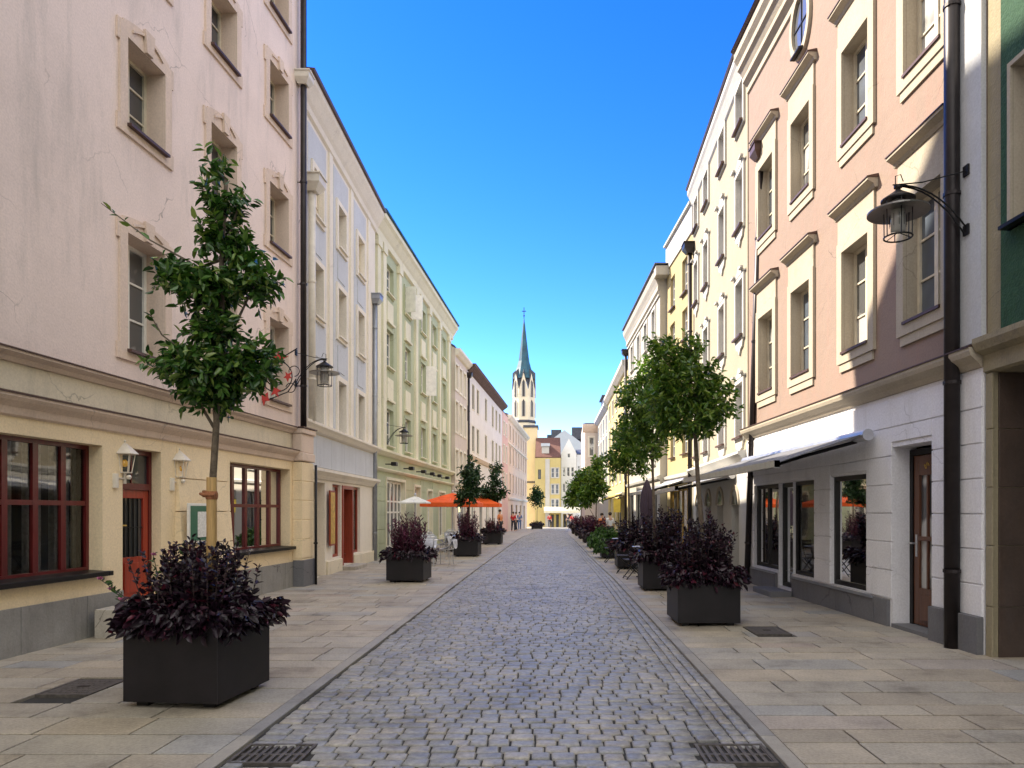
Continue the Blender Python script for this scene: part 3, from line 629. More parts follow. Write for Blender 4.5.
L3.window(ud(32.2), ud(33.3), .6, 2.5, dep=.12, cols=2, rows=2, fm='wwhite', gl='g1', fw=.09, sur=(.10, .05), surmat='L3trim')
L3.window(ud(34.9), ud(36.6), .3, 2.5, dep=.12, cols=3, rows=1, fm='wwhite', gl='g1', fw=.09, sur=(.10, .05), surmat='L3trim', name='shop_window')
courses(L3, [(.05, ud(25.2)-.12, -.1, 2.9), (ud(27.9)+.12, ud(29.6)-.12, -.1, 2.9), (ud(30.7)+.12, ud(32.2)-.12, -.1, 2.9), (ud(33.3)+.12, ud(34.9)-.12, -.1, 2.9)], .0, 2.9, 6, .02, 'L3wall')
L3.finish()
def spot(h, d, v, label):
    u = h.ud(d); p = h.root.matrix_basis @ Vector((u, h.sy*.14, v-h.z0))
    e = empty('wall_spotlight', p, h.root.rotation_euler.z, label, 'spotlight', 'spotlights on the green facade')
    m = MB(); m.box(-.02, .02, -.0, -.22, -.02, .02); m.build('bracket', 'iron', e)
    m = MB(); m.box(-.14, .14, -.40, -.22, -.06, .07); m.build('housing', 'iron', e, bevel=.02)
for i, d in enumerate((24.6, 27.2, 29.4, 31.2, 32.9, 34.9)):
    spot(L3, d, 3.2, 'small black floodlight above the shop cornice of the pale green house')

L4 = House('town_house', 'narrow greige townhouse between the pale green and the dark-windowed white house', 'house', (-5.2, 38.62), (-5.0, 42.6), -1, 10.35, D=9, pitch=.6, wall='L4wall', roof='slate')
for px in (456.5, 460.5, 464.5):
    u = L4.u(px)
    for v0, v1 in ((3.4, 4.9), (5.9, 7.5), (8.2, 9.5)): L4.window(u-.38, u+.38, v0, v1, dep=.08, cols=2, rows=2, fm='wcream', gl='g2', sur=(.12, .04), surmat='L2wall')
L4.window(L4.ud(39.4), L4.ud(41.9), .3, 2.7, dep=.1, cols=3, rows=1, fm='wwhite', gl='g3', name='shop_window')
L4.band([(.0015, 2.95), (.12, 3.0), (.16, 3.1), (.0015, 3.14)], 0, L4.L, 'L2wall', 'string_course')
L4.band([(.0015, 9.95), (.12, 10.0), (.3, 10.2), (.3, 10.34), (-.05, 10.34)], 0, L4.L, 'L2wall', 'eaves_cornice'); L4.finish()
L5 = House('town_house', 'white townhouse with tall dark shuttered windows and a brown eaves', 'house', (-5.0, 42.62), (-4.15, 59.9), -1, 10.3, D=10, pitch=.6, wall='L5wall')
for px in (468.4, 473, 477.7, 485.8, 492.6, 496.2, 499.5):
    u = L5.u(px)
    for v0, v1 in ((5.3, 6.85), (7.9, 9.4)): L5.window(u-.42, u+.42, v0, v1, dep=.05, cols=2, rows=6, fm='shutter', gl='g1', blind='shutter', sur=(.06, .03), surmat='L2wall')
for d in (44, 47.2, 50.4, 53.6, 57): L5.window(L5.ud(d), L5.ud(d)+1.5, .0, 2.5, dep=.1, cols=2, rows=1, fm='wwhite', gl='g1', name='shop_window')
L5.band([(.0015, 4.7), (.1, 4.75), (.2, 4.95), (.0015, 5.0)], 0, L5.L, 'L1trim', 'string_course')
L5.band([(.0015, 9.9), (.12, 9.95), (.45, 10.2), (.5, 10.34), (-.05, 10.34)], 0, L5.L, 'roofbrown', 'eaves_cornice'); L5.finish()
L6 = House('town_house', 'slim pink townhouse squeezed between the white and the peach house', 'house', (-4.15, 59.92), (-3.93, 64.4), -1, 9.95, D=9, pitch=.4, wall='pinkfar')
for px in (503.8, 506.3):
    u = L6.u(px)
    for v0, v1 in ((3.4, 4.8), (5.8, 7.2), (8.1, 9.2)): L6.window(u-.4, u+.4, v0, v1, dep=.06, cols=2, rows=1, fm='wwhite', gl='g2', sur=(.1, .04), surmat='L2wall')
L6.finish()
L7 = House('town_house', 'peach coloured townhouse in front of the church tower', 'house', (-3.93, 64.42), (-2.95, 84.5), -1, 10.2, D=9, pitch=.3, wall='L7wall')
for i in range(7):
    d = 66+i*2.75; u = L7.ud(d)
    for v0, v1 in ((3.3, 5.0), (5.9, 7.5), (8.1, 9.4)): L7.window(u-.42, u+.42, v0, v1, dep=.07, cols=2, rows=1, fm='shutter', gl='g1', sur=(.12, .04), surmat='L1trim')
for i in range(4):
    u = L7.ud(67+i*4.4); L7.window(u, u+1.6, -.5, 2.2, dep=.1, cols=2, rows=1, fm='wdark', gl='g1', name='shop_window')
L7.band([(.0015, 2.6), (.12, 2.65), (.16, 2.8), (.0015, 2.86)], 0, L7.L, 'L2wall', 'string_course')
L7.band([(.0015, 7.6), (.12, 7.65), (.12, 7.72), (.0015, 7.75)], 0, L7.L, 'L2wall', 'string_course')
L7.band([(.0015, 9.8), (.12, 9.85), (.35, 10.1), (.35, 10.24), (-.05, 10.24)], 0, L7.L, 'L2wall', 'eaves_cornice'); L7.finish()

# ================================================================== RIGHT ROW
def rx(d): return 5.203-.047*d
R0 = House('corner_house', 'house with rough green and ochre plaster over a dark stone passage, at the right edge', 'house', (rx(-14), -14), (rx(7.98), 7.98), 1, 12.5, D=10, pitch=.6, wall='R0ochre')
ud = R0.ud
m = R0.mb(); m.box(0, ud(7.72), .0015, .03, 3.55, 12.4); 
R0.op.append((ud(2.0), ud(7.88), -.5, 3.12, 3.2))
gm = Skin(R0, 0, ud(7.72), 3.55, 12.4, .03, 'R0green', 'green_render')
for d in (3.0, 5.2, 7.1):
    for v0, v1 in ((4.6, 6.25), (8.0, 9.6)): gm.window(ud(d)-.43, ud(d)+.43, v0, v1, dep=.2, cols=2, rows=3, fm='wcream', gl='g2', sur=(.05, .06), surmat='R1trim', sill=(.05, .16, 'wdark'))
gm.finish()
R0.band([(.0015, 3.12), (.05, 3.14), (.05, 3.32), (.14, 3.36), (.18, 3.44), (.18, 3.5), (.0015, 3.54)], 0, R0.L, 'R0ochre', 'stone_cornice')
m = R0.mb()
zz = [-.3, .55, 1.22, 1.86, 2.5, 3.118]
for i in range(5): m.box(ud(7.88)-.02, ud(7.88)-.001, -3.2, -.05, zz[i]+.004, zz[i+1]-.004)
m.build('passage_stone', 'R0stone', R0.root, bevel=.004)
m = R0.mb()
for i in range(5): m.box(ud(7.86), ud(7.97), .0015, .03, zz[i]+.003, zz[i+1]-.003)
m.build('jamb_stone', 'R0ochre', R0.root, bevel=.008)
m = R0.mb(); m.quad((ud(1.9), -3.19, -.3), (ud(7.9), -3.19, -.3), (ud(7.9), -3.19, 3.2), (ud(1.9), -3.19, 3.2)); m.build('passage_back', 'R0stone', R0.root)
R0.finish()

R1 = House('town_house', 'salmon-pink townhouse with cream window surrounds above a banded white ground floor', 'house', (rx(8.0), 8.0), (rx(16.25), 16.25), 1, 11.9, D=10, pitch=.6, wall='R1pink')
ud = R1.ud
for ci, d in enumerate((9.22, 11.06, 13.2, 15.05)):
    for ri, (v0, v1) in enumerate(((4.12, 5.72), (7.42, 8.9))):
        c = ud(d); W = .43
        R1.window(c-W, c+W, v0, v1, dep=.15, cols=2, rows=3, fm='wcream', gl='g2' if (ci+ri) % 2 else 'g3', sur=(.17, .05), hood=.52, sill=(0, .075, 'flash'))
        m = R1.mb(); m.box(c-W-.11, c+W+.11, .0015, .03, v0-.30, v0-.171); m.build('apron', 'R1trim', R1.root)
# oval attic windows
for d in (9.4, 13.2):
    c = ud(d); n = 28; m = R1.mb()
    for i in range(n):
        a, b = 2*math.pi*i/n, 2*math.pi*(i+1)/n
        P = lambda t, r, w: (c+.36*r*math.cos(t), w, 10.55+.50*r*math.sin(t))
        m.add([P(a, 1, .0015), P(b, 1, .0015), P(b, 1.3, .0015), P(a, 1.3, .0015), P(a, 1, .06), P(b, 1, .06), P(b, 1.3, .06), P(a, 1.3, .06)], [(4, 5, 6, 7), (0, 1, 5, 4), (3, 2, 6, 7)])
    fr = m.build('oval_window', 'R1trim', R1.root)
    m = R1.mb(); m.add([(c+.36*math.cos(2*math.pi*i/n), .004, 10.55+.5*math.sin(2*math.pi*i/n)) for i in range(n)], [tuple(range(n))]); m.build('pane', 'g1', fr)
    m = R1.mb(); m.box(c-.012, c+.012, .006, .02, 10.06, 11.04); m.box(c-.34, c+.34, .006, .02, 10.54, 10.565); m.prism([(.061, 10.02), (.15, 9.99), (.15, 9.96), (.061, 9.96)], c-.2, c+.2, 'x'); m.build('glazing_bar', 'wdark', fr)
G1 = Skin(R1, 0, R1.L, -.4, 3.2, .03, 'R1low')
s0, s1 = ud(10.68), ud(11.9)
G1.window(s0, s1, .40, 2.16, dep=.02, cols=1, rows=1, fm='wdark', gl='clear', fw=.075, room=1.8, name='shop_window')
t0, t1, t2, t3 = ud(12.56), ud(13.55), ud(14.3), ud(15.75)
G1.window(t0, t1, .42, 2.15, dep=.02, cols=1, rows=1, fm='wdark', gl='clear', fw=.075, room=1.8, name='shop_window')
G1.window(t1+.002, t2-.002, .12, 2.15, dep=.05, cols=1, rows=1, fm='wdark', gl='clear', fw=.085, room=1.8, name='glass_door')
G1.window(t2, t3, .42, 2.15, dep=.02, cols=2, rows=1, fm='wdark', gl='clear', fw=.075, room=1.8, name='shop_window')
x0, x1 = ud(8.98), ud(9.95)
G1.op.append((x0, x1, 0.0, 2.48, .31))
m = OFF(R1, .12); m.box(x0+.003, x0+.08, -.40, -.33, 0.05, 2.44); m.box(x1-.08, x1-.003, -.40, -.33, 0.05, 2.44); m.box(x0+.08, x1-.08, -.40, -.33, 2.36, 2.44); m.build('door_frame', 'wdark', R1.root)
m = OFF(R1, .12); a, b = x0+.082, x1-.082
m.box(a, a+.13, -.39, -.345, .06, 2.35); m.box(b-.13, b, -.39, -.345, .06, 2.35); m.box(a+.13, b-.13, -.39, -.345, 2.08, 2.35); m.box(a+.13, b-.13, -.39, -.345, .06, .56)
m.box(a+.18, b-.18, -.345, -.33, .13, .48); m.box(a+.13, b-.13, -.39, -.335, 1.20, 1.26)
for i in (1, 2): m.box(a+.13+(b-a-.26)*i/3-.02, a+.13+(b-a-.26)*i/3+.02, -.38, -.35, .56, 2.08)
door = m.build('entrance_door', 'brown', R1.root, bevel=.006)
m = OFF(R1, .12); m.quad((a+.13, -.38, .56), (b-.13, -.38, .56), (b-.13, -.38, 2.08), (a+.13, -.38, 2.08)); m.build('pane', 'g2', door)
m = OFF(R1, .12); m.box(b-.095, b-.055, -.345, -.335, .98, 1.28); m.tube([(b-.075, -.34, 1.16), (b-.075, -.28, 1.16), (b+.01, -.28, 1.16)], .011, 8); m.build('handle', 'alu', door)
# worn gilt scroll painted over the door lights
m = OFF(R1, .12); mid = (a+b)/2
for sg in (-1, 1):
    m.tube([(mid+sg*(.03+.11*t), -.343, 2.20+.035*math.sin(t*7)) for t in [i/9 for i in range(10)]], .007, 5)
    m.tube([(mid+sg*(.07+.05*t), -.343, 2.25-.05*t) for t in [i/4 for i in range(5)]], .006, 5)
m.build('gilt_scroll', 'gold', door)
m = R1.mb(); m.box(x0+.003, x1-.003, -.3, .05, -.05, .05); m.build('threshold', 'plinthdark', R1.root)
FULL = (0.0, 3.15)
courses(R1, [(.01, x0-.001, .42, 3.15), (x0, x1, 2.55, 3.15), (x1+.001, s0-.012, .38, 3.15), (s0-.01, s1+.01, 2.2, 3.15), (s1+.012, t0-.012, .38, 3.15), (t0-.01, t3+.01, 2.2, 3.15), (t3+.012, R1.L-.01, .38, 3.15)], .38, 3.15, 7, .05, 'R1low')
m = R1.mb()
each(R1, 'plinth', 'plinthdark', [(p, q-.005, .031, .085, -.3, .37) for p, q in ((x1+.06, s0-.3), (s0-.29, t1-.05), (t2+.05, t3+.1), (t3+.11, R1.L))]+[(.0, x0-.02, .031, .11, -.3, .42)], .006)
each(R1, 'sill_ledge', 'zinc', [(s0-.28, t1-.05, .086, .11, .345, .385), (t2+.05, t3+.05, .086, .11, .345, .385)])
R1.band([(.0015, 3.2), (.06, 3.205), (.10, 3.26), (.18, 3.33), (.2, 3.38), (.2, 3.42), (.0015, 3.43)], 0, R1.L, 'R1trim', 'string_course')
R1.band([(.0015, 3.431), (.215, 3.421), (.215, 3.435), (.0015, 3.47)], 0, R1.L, 'flash', 'flashing')
R1.band([(.0015, 11.0), (.04, 11.02), (.04, 11.15), (.09, 11.2), (.14, 11.24), (.14, 11.34), (.2, 11.45), (.26, 11.5), (.26, 11.62), (.34, 11.72), (.34, 11.88), (-.05, 11.88)], 0, R1.L, 'R1trim', 'eaves_cornice')
R1.band([(-.05, 11.902), (.38, 11.902), (.42, 11.94), (-.05, 12.0)], 0, R1.L, 'flash', 'gutter')
m = R1.mb(); m.box(.0, .42, .0015, .06, 3.5, 10.98); m.build('corner_pilaster', 'L2blue', R1.root)
G1.finish(); R1.finish()
m = MB(); e = empty('doorstep', (rx(13.9)-.02, 13.9, 0), .05, 'flat dark stone step in front of the glass shop door', 'doorstep'); m.box(-.50, -.09, -.5, .5, -.01, .10); m.build('step', 'plinthdark', e, bevel=.01)

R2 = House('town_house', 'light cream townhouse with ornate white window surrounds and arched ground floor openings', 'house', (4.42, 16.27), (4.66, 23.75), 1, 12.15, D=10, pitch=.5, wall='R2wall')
ud = R2.ud
for ci, d in enumerate((16.95, 19.0, 21.3, 23.05)):
    for ri, (v0, v1) in enumerate(((3.35, 4.6), (5.7, 7.0), (8.25, 9.55), (10.65, 11.6))):
        c = ud(d)
        fr = R2.window(c-.36, c+.36, v0, v1, dep=.10, cols=2, rows=3, fm='wwhite', gl='g3' if (ci+ri) % 2 else 'g2', sur=(.11, .05), sill=(.06, .13, 'flash'), surmat='trimwhite')
        if ri < 3:
            m = R2.mb(); z = v1+.11; 
            m.prism([(c-.5, z+.001), (c+.5, z+.001), (c+.42, z+.08), (c+.15, z+.12), (c, z+.26), (c-.15, z+.12), (c-.42, z+.08)], .0015, .06, 'y')
            m.box(c-.53, c-.28, .061, .13, z+.06, z+.10); m.box(c+.28, c+.53, .061, .13, z+.06, z+.10); m.build('curled_head', 'trimwhite', fr)
            m = R2.mb(); z = v0-.111; m.prism([(c-.40, z), (c+.40, z), (c+.30, z-.16), (c+.12, z-.20), (c, z-.34), (c-.12, z-.20), (c-.30, z-.16)], .0015, .045, 'y'); m.build('apron', 'trimwhite', fr)
R2.band([(.0015, 11.62), (.05, 11.67), (.10, 11.8), (.15, 11.92), (.20, 12.0), (.20, 12.14), (-.05, 12.14)], 0, R2.L, 'trimwhite', 'eaves_cornice')
R2.band([(-.05, 12.152), (.23, 12.152), (.26, 12.20), (-.05, 12.24)], 0, R2.L, 'flash', 'gutter')
R2.band([(.0015, 2.72), (.08, 2.75), (.16, 2.84), (.22, 2.9), (.22, 2.96), (.0015, 3.0)], 0, R2.L, 'trimwhite', 'string_course')
GG = Skin(R2, 0, R2.L, -.4, 2.72, .03, 'trimwhite')
for i, d in enumerate((17.4, 19.2, 20.9, 22.6)):
    c = ud(d)
    GG.window(c-.40, c+.40, .3 if i else .02, 1.75, dep=.16, cols=2, rows=3, fm='wcream', gl='g2', name='arched_window')
    m = R2.mb(); n = 12
    for j in range(n):
        a, b = math.pi*j/n, math.pi*(j+1)/n
        P = lambda t, r, w: (c+r*math.cos(t), w, 1.75+r*math.sin(t))
        m.add([P(a, .40, .031), P(b, .40, .031), P(b, .5, .031), P(a, .5, .031), P(a, .40, .065), P(b, .40, .065), P(b, .5, .065), P(a, .5, .065)], [(4, 5, 6, 7), (0, 1, 5, 4), (3, 2, 6, 7)])
    af = m.build('arch_head', 'R1trim', R2.root)
    m = R2.mb(); m.add([(c+.40*math.cos(math.pi*j/n), .034, 1.75+.40*math.sin(math.pi*j/n)) for j in range(n+1)], [tuple(range(n+1))]); m.build('pane', 'g2', af)
GG.finish(); R2.finish()

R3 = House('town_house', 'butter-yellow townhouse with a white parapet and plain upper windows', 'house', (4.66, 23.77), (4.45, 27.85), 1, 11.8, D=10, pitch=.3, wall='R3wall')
ud = R3.ud
for d in (24.95, 26.85):
    for v0, v1 in ((3.6, 4.9), (5.9, 7.0), (7.55, 8.6), (9.15, 10.35)): R3.window(ud(d)-.38, ud(d)+.38, v0, v1, dep=.10, cols=2, rows=3, fm='wwhite', gl='g3', sill=(.04, .1, 'flash'))
R3.band([(.0015, 10.85), (.05, 10.85), (.05, 11.74), (.14, 11.76), (.14, 11.84), (-.05, 11.84)], 0, R3.L, 'trimwhite', 'parapet')
R3.band([(.0015, 2.75), (.1, 2.8), (.14, 2.9), (.0015, 2.94)], 0, R3.L, 'trimwhite', 'string_course')
R3.window(ud(24.2), ud(27.3), .2, 2.4, dep=.1, cols=4, rows=1, fm='gold', gl='g2', posts=(1, 2, 3), fw=.08, name='shop_window'); R3.finish()
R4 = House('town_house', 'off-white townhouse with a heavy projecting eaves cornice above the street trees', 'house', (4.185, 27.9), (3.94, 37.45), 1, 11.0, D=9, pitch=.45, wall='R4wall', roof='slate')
ud = R4.ud
for d in (29.3, 31.4, 33.5, 35.7):
    for v0, v1 in ((3.5, 4.7), (5.9, 7.2), (8.55, 9.75)): R4.window(ud(d)-.4, ud(d)+.4, v0, v1, dep=.08, cols=2, rows=2, fm='wwhite', gl='g3', sur=(.1, .04), surmat='trimwhite', sill=(.04, .1, 'trimwhite'))
for d in (28.6, 30.8, 33.0, 35.2): R4.window(ud(d), ud(d)+1.5, .1, 2.5, dep=.1, cols=2, rows=1, fm='wdark', gl='g1', name='shop_window')
m = R4.mb(); m.prism([(.0015, 10.1), (.1, 10.15), (.08, 10.35), (.14, 10.5), (.22, 10.65), (.26, 10.85), (-.05, 10.98)], 0, R4.L, 'x'); m.box(-.5, -.001, -4, .24, 10.6, 10.95); m.build('eaves_cornice', 'R4wall', R4.root)
m = R4.mb(); m.box(-.55, R4.L+.1, -4, .30, 10.985, 11.04); m.build('gutter', 'slate', R4.root)
R4.band([(.0015, 9.95), (.06, 9.95), (.06, 10.02), (.0015, 10.05)], 0, R4.L, 'trimwhite', 'string_course')
R4.band([(.0015, 2.8), (.1, 2.85), (.14, 2.95), (.0015, 3.0)], 0, R4.L, 'trimwhite', 'string_course'); R4.finish()
R5 = House('town_house', 'bright yellow townhouse half hidden behind the trees on the right', 'house', (3.94, 37.5), (3.94, 50.6), 1, 9.45, D=9, pitch=.5, wall='yellow', roof='slate')
for i in range(5):
    d = 38.8+i*2.5
    for v0, v1 in ((3.3, 4.6), (5.6, 7.0), (7.7, 8.7)): R5.window(R5.ud(d)-.4, R5.ud(d)+.4, v0, v1, dep=.06, cols=2, rows=2, fm='wwhite', gl='g3', sur=(.1, .04), surmat='trimwhite')
for i in range(4): R5.window(R5.ud(38.6+i*3), R5.ud(40.2+i*3), 0, 2.4, dep=.1, cols=2, rows=1, fm='wwhite', gl='g1', name='shop_window')
R5.band([(.0015, 9.0), (.1, 9.05), (.3, 9.3), (.3, 9.5), (-.05, 9.5)], 0, R5.L, 'trimwhite', 'eaves_cornice'); R5.finish()
R6 = House('town_house', 'pale house with a dark metal roof dormer beyond the bright yellow one', 'house', (3.94, 50.62), (3.9, 61.5), 1, 9.2, D=9, pitch=.6, wall='R4wall', roof='slate')
for i in range(4):
    d = 52+i*2.6
    for v0, v1 in ((3.3, 4.6), (5.6, 7.0), (7.4, 8.5)): R6.window(R6.ud(d)-.4, R6.ud(d)+.4, v0, v1, dep=.06, cols=2, rows=2, fm='wwhite', gl='g1', sur=(.1, .04), surmat='bluegrey')
R6.band([(.0015, 8.8), (.1, 8.85), (.3, 9.05), (.3, 9.24), (-.05, 9.24)], 0, R6.L, 'bluegrey', 'eaves_cornice')
m = R6.mb(); m.box(R6.ud(56), R6.ud(59), -1.6, -.1, 8.9, 10.5); dm = m.build('roof_dormer', 'slate', R6.root); m = R6.mb(); m.box(R6.ud(56)-.15, R6.ud(59)+.1, -1.7, .05, 10.501, 10.62); m.build('dormer_roof', 'slate', dm); R6.finish()
R7 = House('turret_house', 'narrow rose-grey turret house closing the right row, with a dark cap roof', 'house', (2.82, 61.6), (3.95, 61.6), -1, 9.0, D=8, pitch=.12, wall='L4wall', roof='slate')
for v0, v1 in ((3.2, 4.6), (6.3, 7.9)): R7.window(.35, .78, v0, v1, dep=.06, cols=1, rows=2, fm='wwhite', gl='g2', sur=(.1, .04), surmat='L2wall')
R7.band([(.0015, 8.3), (.1, 8.4), (.25, 8.7), (.3, 8.9), (.3, 9.0), (-.05, 9.0)], -.2, R7.L+.2, 'L1trim', 'eaves_cornice')
R7.band([(.0015, 5.1), (.1, 5.15), (.1, 5.3), (.0015, 5.35)], 0, R7.L, 'L1trim', 'string_course'); R7.finish()

# ================================================================== END OF THE STREET
def fx(px, d): return kx(px)*d
E1 = House('yellow_house', 'yellow house with red-brown tiled roof and ground floor cafe at the end of the street', 'house', (fx(535, 97), 97), (fx(560.8, 97), 97), -1, 8.75, D=10, pitch=.62, wall='yellow', roof='rooftile')
for px in (552.8, 557.2):
    u = E1.u(px)
    for v0, v1 in ((1.9, 3.2), (3.9, 5.2), (6.1, 7.4)): E1.window(u-.22, u+.22, v0, v1, dep=.05, cols=1, rows=2, fm='wwhite', gl='g3', sur=(.08, .03), surmat='trimwhite')
u = E1.u(539.5); E1.window(u-.2, u+.2, 5.9, 7.2, dep=.1, cols=1, rows=2, fm='wdark', gl='g1')
u = E1.u(547.5); m = E1.mb(); m.box(u-.3, u+.3, .0015, .12, -1, 8.6); m.build('corner_strip', 'trimwhite', E1.root)
for px in (552.5, 557.5):
    u = E1.u(px); E1.window(u-.25, u+.25, -.7, 1.2, dep=.2, cols=1, rows=1, fm='yellowfab', gl='g1', name='shop_window')
E1.finish()
m = MB(); e = empty('roof_dormer', (fx(545.5, 98.5), 98.5, 9.9), 0, 'small blue-grey dormer with white cheeks on the red-brown tiled roof', 'dormer'); m.box(-.5, .5, -.6, 2, -.6, .5); dmm = m.build('dormer_body', 'trimwhite', e); m = MB(); m.box(-.6, .6, -.8, 2, .501, .9); m.build('dormer_roof', 'bluegrey', dmm)
E3 = House('gabled_house', 'white house with a pointed street gable at the end of the street', 'house', (fx(561.2, 100), 100), (fx(576.5, 100), 100), -1, 9.6, D=12, pitch=1.95, wall='white', roof='rooftile', gable_front=True)
for px in (564, 568.3, 572.5):
    u = E3.u(px)
    for v0, v1 in ((2.0, 3.2), (4.2, 5.4), (6.4, 7.7)): E3.window(u-.2, u+.2, v0, v1, dep=.06, cols=1, rows=2, fm='wwhite', gl='g2')
E3.window(E3.L/2-.2, E3.L/2+.2, 9.0, 9.59, dep=.06, cols=1, rows=1, fm='wwhite', gl='g1'); 
E3.window(.25, .75, -.7, 1.2, dep=.3, cols=1, rows=1, fm='yellowfab', gl='g1', name='shop_window'); E3.window(1.0, 1.6, -.7, 1.2, dep=.3, cols=1, rows=1, fm='yellowfab', gl='g1', name='shop_window'); E3.finish()
E4 = House('white_house', 'low white house to the right of the pointed gable', 'house', (fx(576.7, 101), 101), (fx(590, 101), 101), -1, 9.5, D=10, pitch=.2, wall='white', roof='slate')
for px in (579, 582.5, 586):
    u = E4.u(px)
    for v0, v1 in ((2.0, 3.2), (4.2, 5.4), (6.6, 7.9)): E4.window(u-.2, u+.2, v0, v1, dep=.06, cols=1, rows=2, fm='wwhite', gl='g2')
E4.finish()
E5 = House('large_hall', 'broad blue-grey gable wall rising behind the white gabled house', 'building', (fx(541, 150), 150), (fx(588, 150), 150), -1, 14.8, D=14, pitch=.76, wall='bluegrey', roof='slate', gable_front=True); E5.finish()
E6 = House('dark_roofed_house', 'far building showing only its dark green mansard roof above the blue-grey gable', 'building', (fx(547, 175), 175), (fx(592, 175), 175), -1, 20.0, D=8, pitch=.1, wall='slate', roof='copper')
m = E6.mb(); m.box(1, 3.5, .01, 1.5, 19, 21.2); m.box(6, 8.5, .01, 1.5, 19, 21.8); m.build('roof_dormer', 'slate', E6.root); E6.finish()
# red roof block linking E1 behind
# cafe awning at the end
e = empty('cafe_awning', (fx(562, 95.5), 95.5, 1.4), 0, 'long cream awning over the cafe front at the end of the street', 'awning')
m = MB(); m.prism([(0, .75), (1.4, .75), (1.4, .70), (-.6, .20), (-.6, .25)], -2.4, 2.4, 'x'); m.build('fabric', 'L3trim', e)
m = MB(); m.box(-2.4, 2.4, -.62, -.601, -.05, .24); m.build('valance', 'L3trim', e)

# church tower: octagonal shaft, eight gables, copper spire
tx, ty = fx(524, 104), 104.0
tw = empty('church_tower', (tx, ty, gz(ty)), 0, 'slender octagonal cream church tower with gables and a pointed verdigris spire', 'church tower')
z0 = -gz(ty); Rr = 1.72
def oct(m, r0, za, r1, zb, n=8):
    m.lathe([(r0, za+z0), (r1, zb+z0)], n=n)
m = MB(); oct(m, Rr, -1, Rr, 18.9); m.build('shaft', 'tower', tw)
m = MB(); m.lathe([(Rr+.02, 14.2+z0), (Rr+.14, 14.3+z0), (Rr+.14, 14.5+z0), (Rr+.02, 14.6+z0)], n=8); m.lathe([(Rr+.02, 8.2+z0), (Rr+.16, 8.35+z0), (Rr+.16, 8.5+z0), (Rr+.02, 8.6+z0)], n=8); m.build('string_course', 'slate', tw)
m = MB(); m.box(.1, 2.0, -2.1, 1, -2+z0, 13.4+z0); m.build('buttress', 'towery', tw)
m = MB(); m.box(-.02, 2.12, -2.2, 1, 13.41+z0, 13.75+z0); m.box(-.02, 2.12, -2.2, 1, 5.6+z0, 5.8+z0); m.build('buttress_cap', 'slate', tw)
mp, mg, ms, ml = MB(), MB(), MB(), MB()
for k in range(8):
    an = 2*math.pi*k/8; ca, sa = math.cos(an), math.sin(an); rin = Rr*math.cos(math.pi/8); hw = Rr*math.sin(math.pi/8)
    def T(x, y, z): return (ca*x-sa*y, sa*x+ca*y, z+z0)
    mg.add([T(rin, -hw, 18.9), T(rin, hw, 18.9), T(rin, 0, 21.3), T(rin-.5, 0, 21.3)], [(0, 1, 2), (1, 3, 2), (0, 2, 3)])
    mg.add([T(rin+.02, -hw, 18.2), T(rin+.02, hw, 18.2), T(rin+.02, hw, 18.9), T(rin+.02, 0, 21.3), T(rin+.02, -hw, 18.9)], [(0, 1, 2, 3, 4)])
    for (a, b) in ((14.9, 17.6), (18.3, 19.9)) if False else ((15.1, 17.2), (17.9, 20.0)):
        w = .17; pts = [(-w, a), (w, a), (w, b), (0, b+.35), (-w, b)]
        ml.add([T(rin+.035, p[0], p[1]) for p in pts], [(0, 1, 2, 3, 4)])
        for sg in (-1, 1):
            mp.add([T(rin+.03, sg*w, a), T(rin+.03, sg*(w+.09), a), T(rin+.03, sg*(w+.09), b), T(rin+.03, sg*w, b), T(rin+.12, sg*w, a), T(rin+.12, sg*(w+.09), a), T(rin+.12, sg*(w+.09), b), T(rin+.12, sg*w, b)], [(4, 5, 6, 7), (0, 4, 7, 3), (1, 5, 6, 2)])
    # slate valley wedges between gables
    a2 = math.pi/8; vx, vy = Rr*1.04*math.cos(a2), Rr*1.04*math.sin(a2)
    for sg in (-1, 1): ms.add([T(vx, sg*vy, 19.0), T(rin+.06, 0, 21.5), T(rin*.5, 0, 22.3), T(vx*.7, sg*vy*.7, 21.0)], [(0, 1, 2), (0, 2, 3)])
mg.build('gable', 'tower', tw); ml.build('lancet_window', 'shutter', tw); mp.build('lancet_surround', 'trimwhite', tw); ms.build('gable_roof', 'slate', tw)
m = MB(); m.lathe([(1.62, 20.6+z0), (1.1, 22.2+z0), (.82, 23.2+z0), (.55, 25.3+z0), (.18, 28.4+z0), (.05, 29.4+z0)], n=8); sp = m.build('spire', 'copper', tw)
m = MB(); m.tube([(0, 0, 29.3+z0), (0, 0, 31.0+z0)], .05, 6); m.lathe([(.02, -.15), (.16, 0), (.02, .15)], (0, 0, 29.8+z0), 8); m.box(-.3, .3, -.04, .04, 30.4+z0, 30.5+z0); m.build('finial_cross', 'iron', sp)

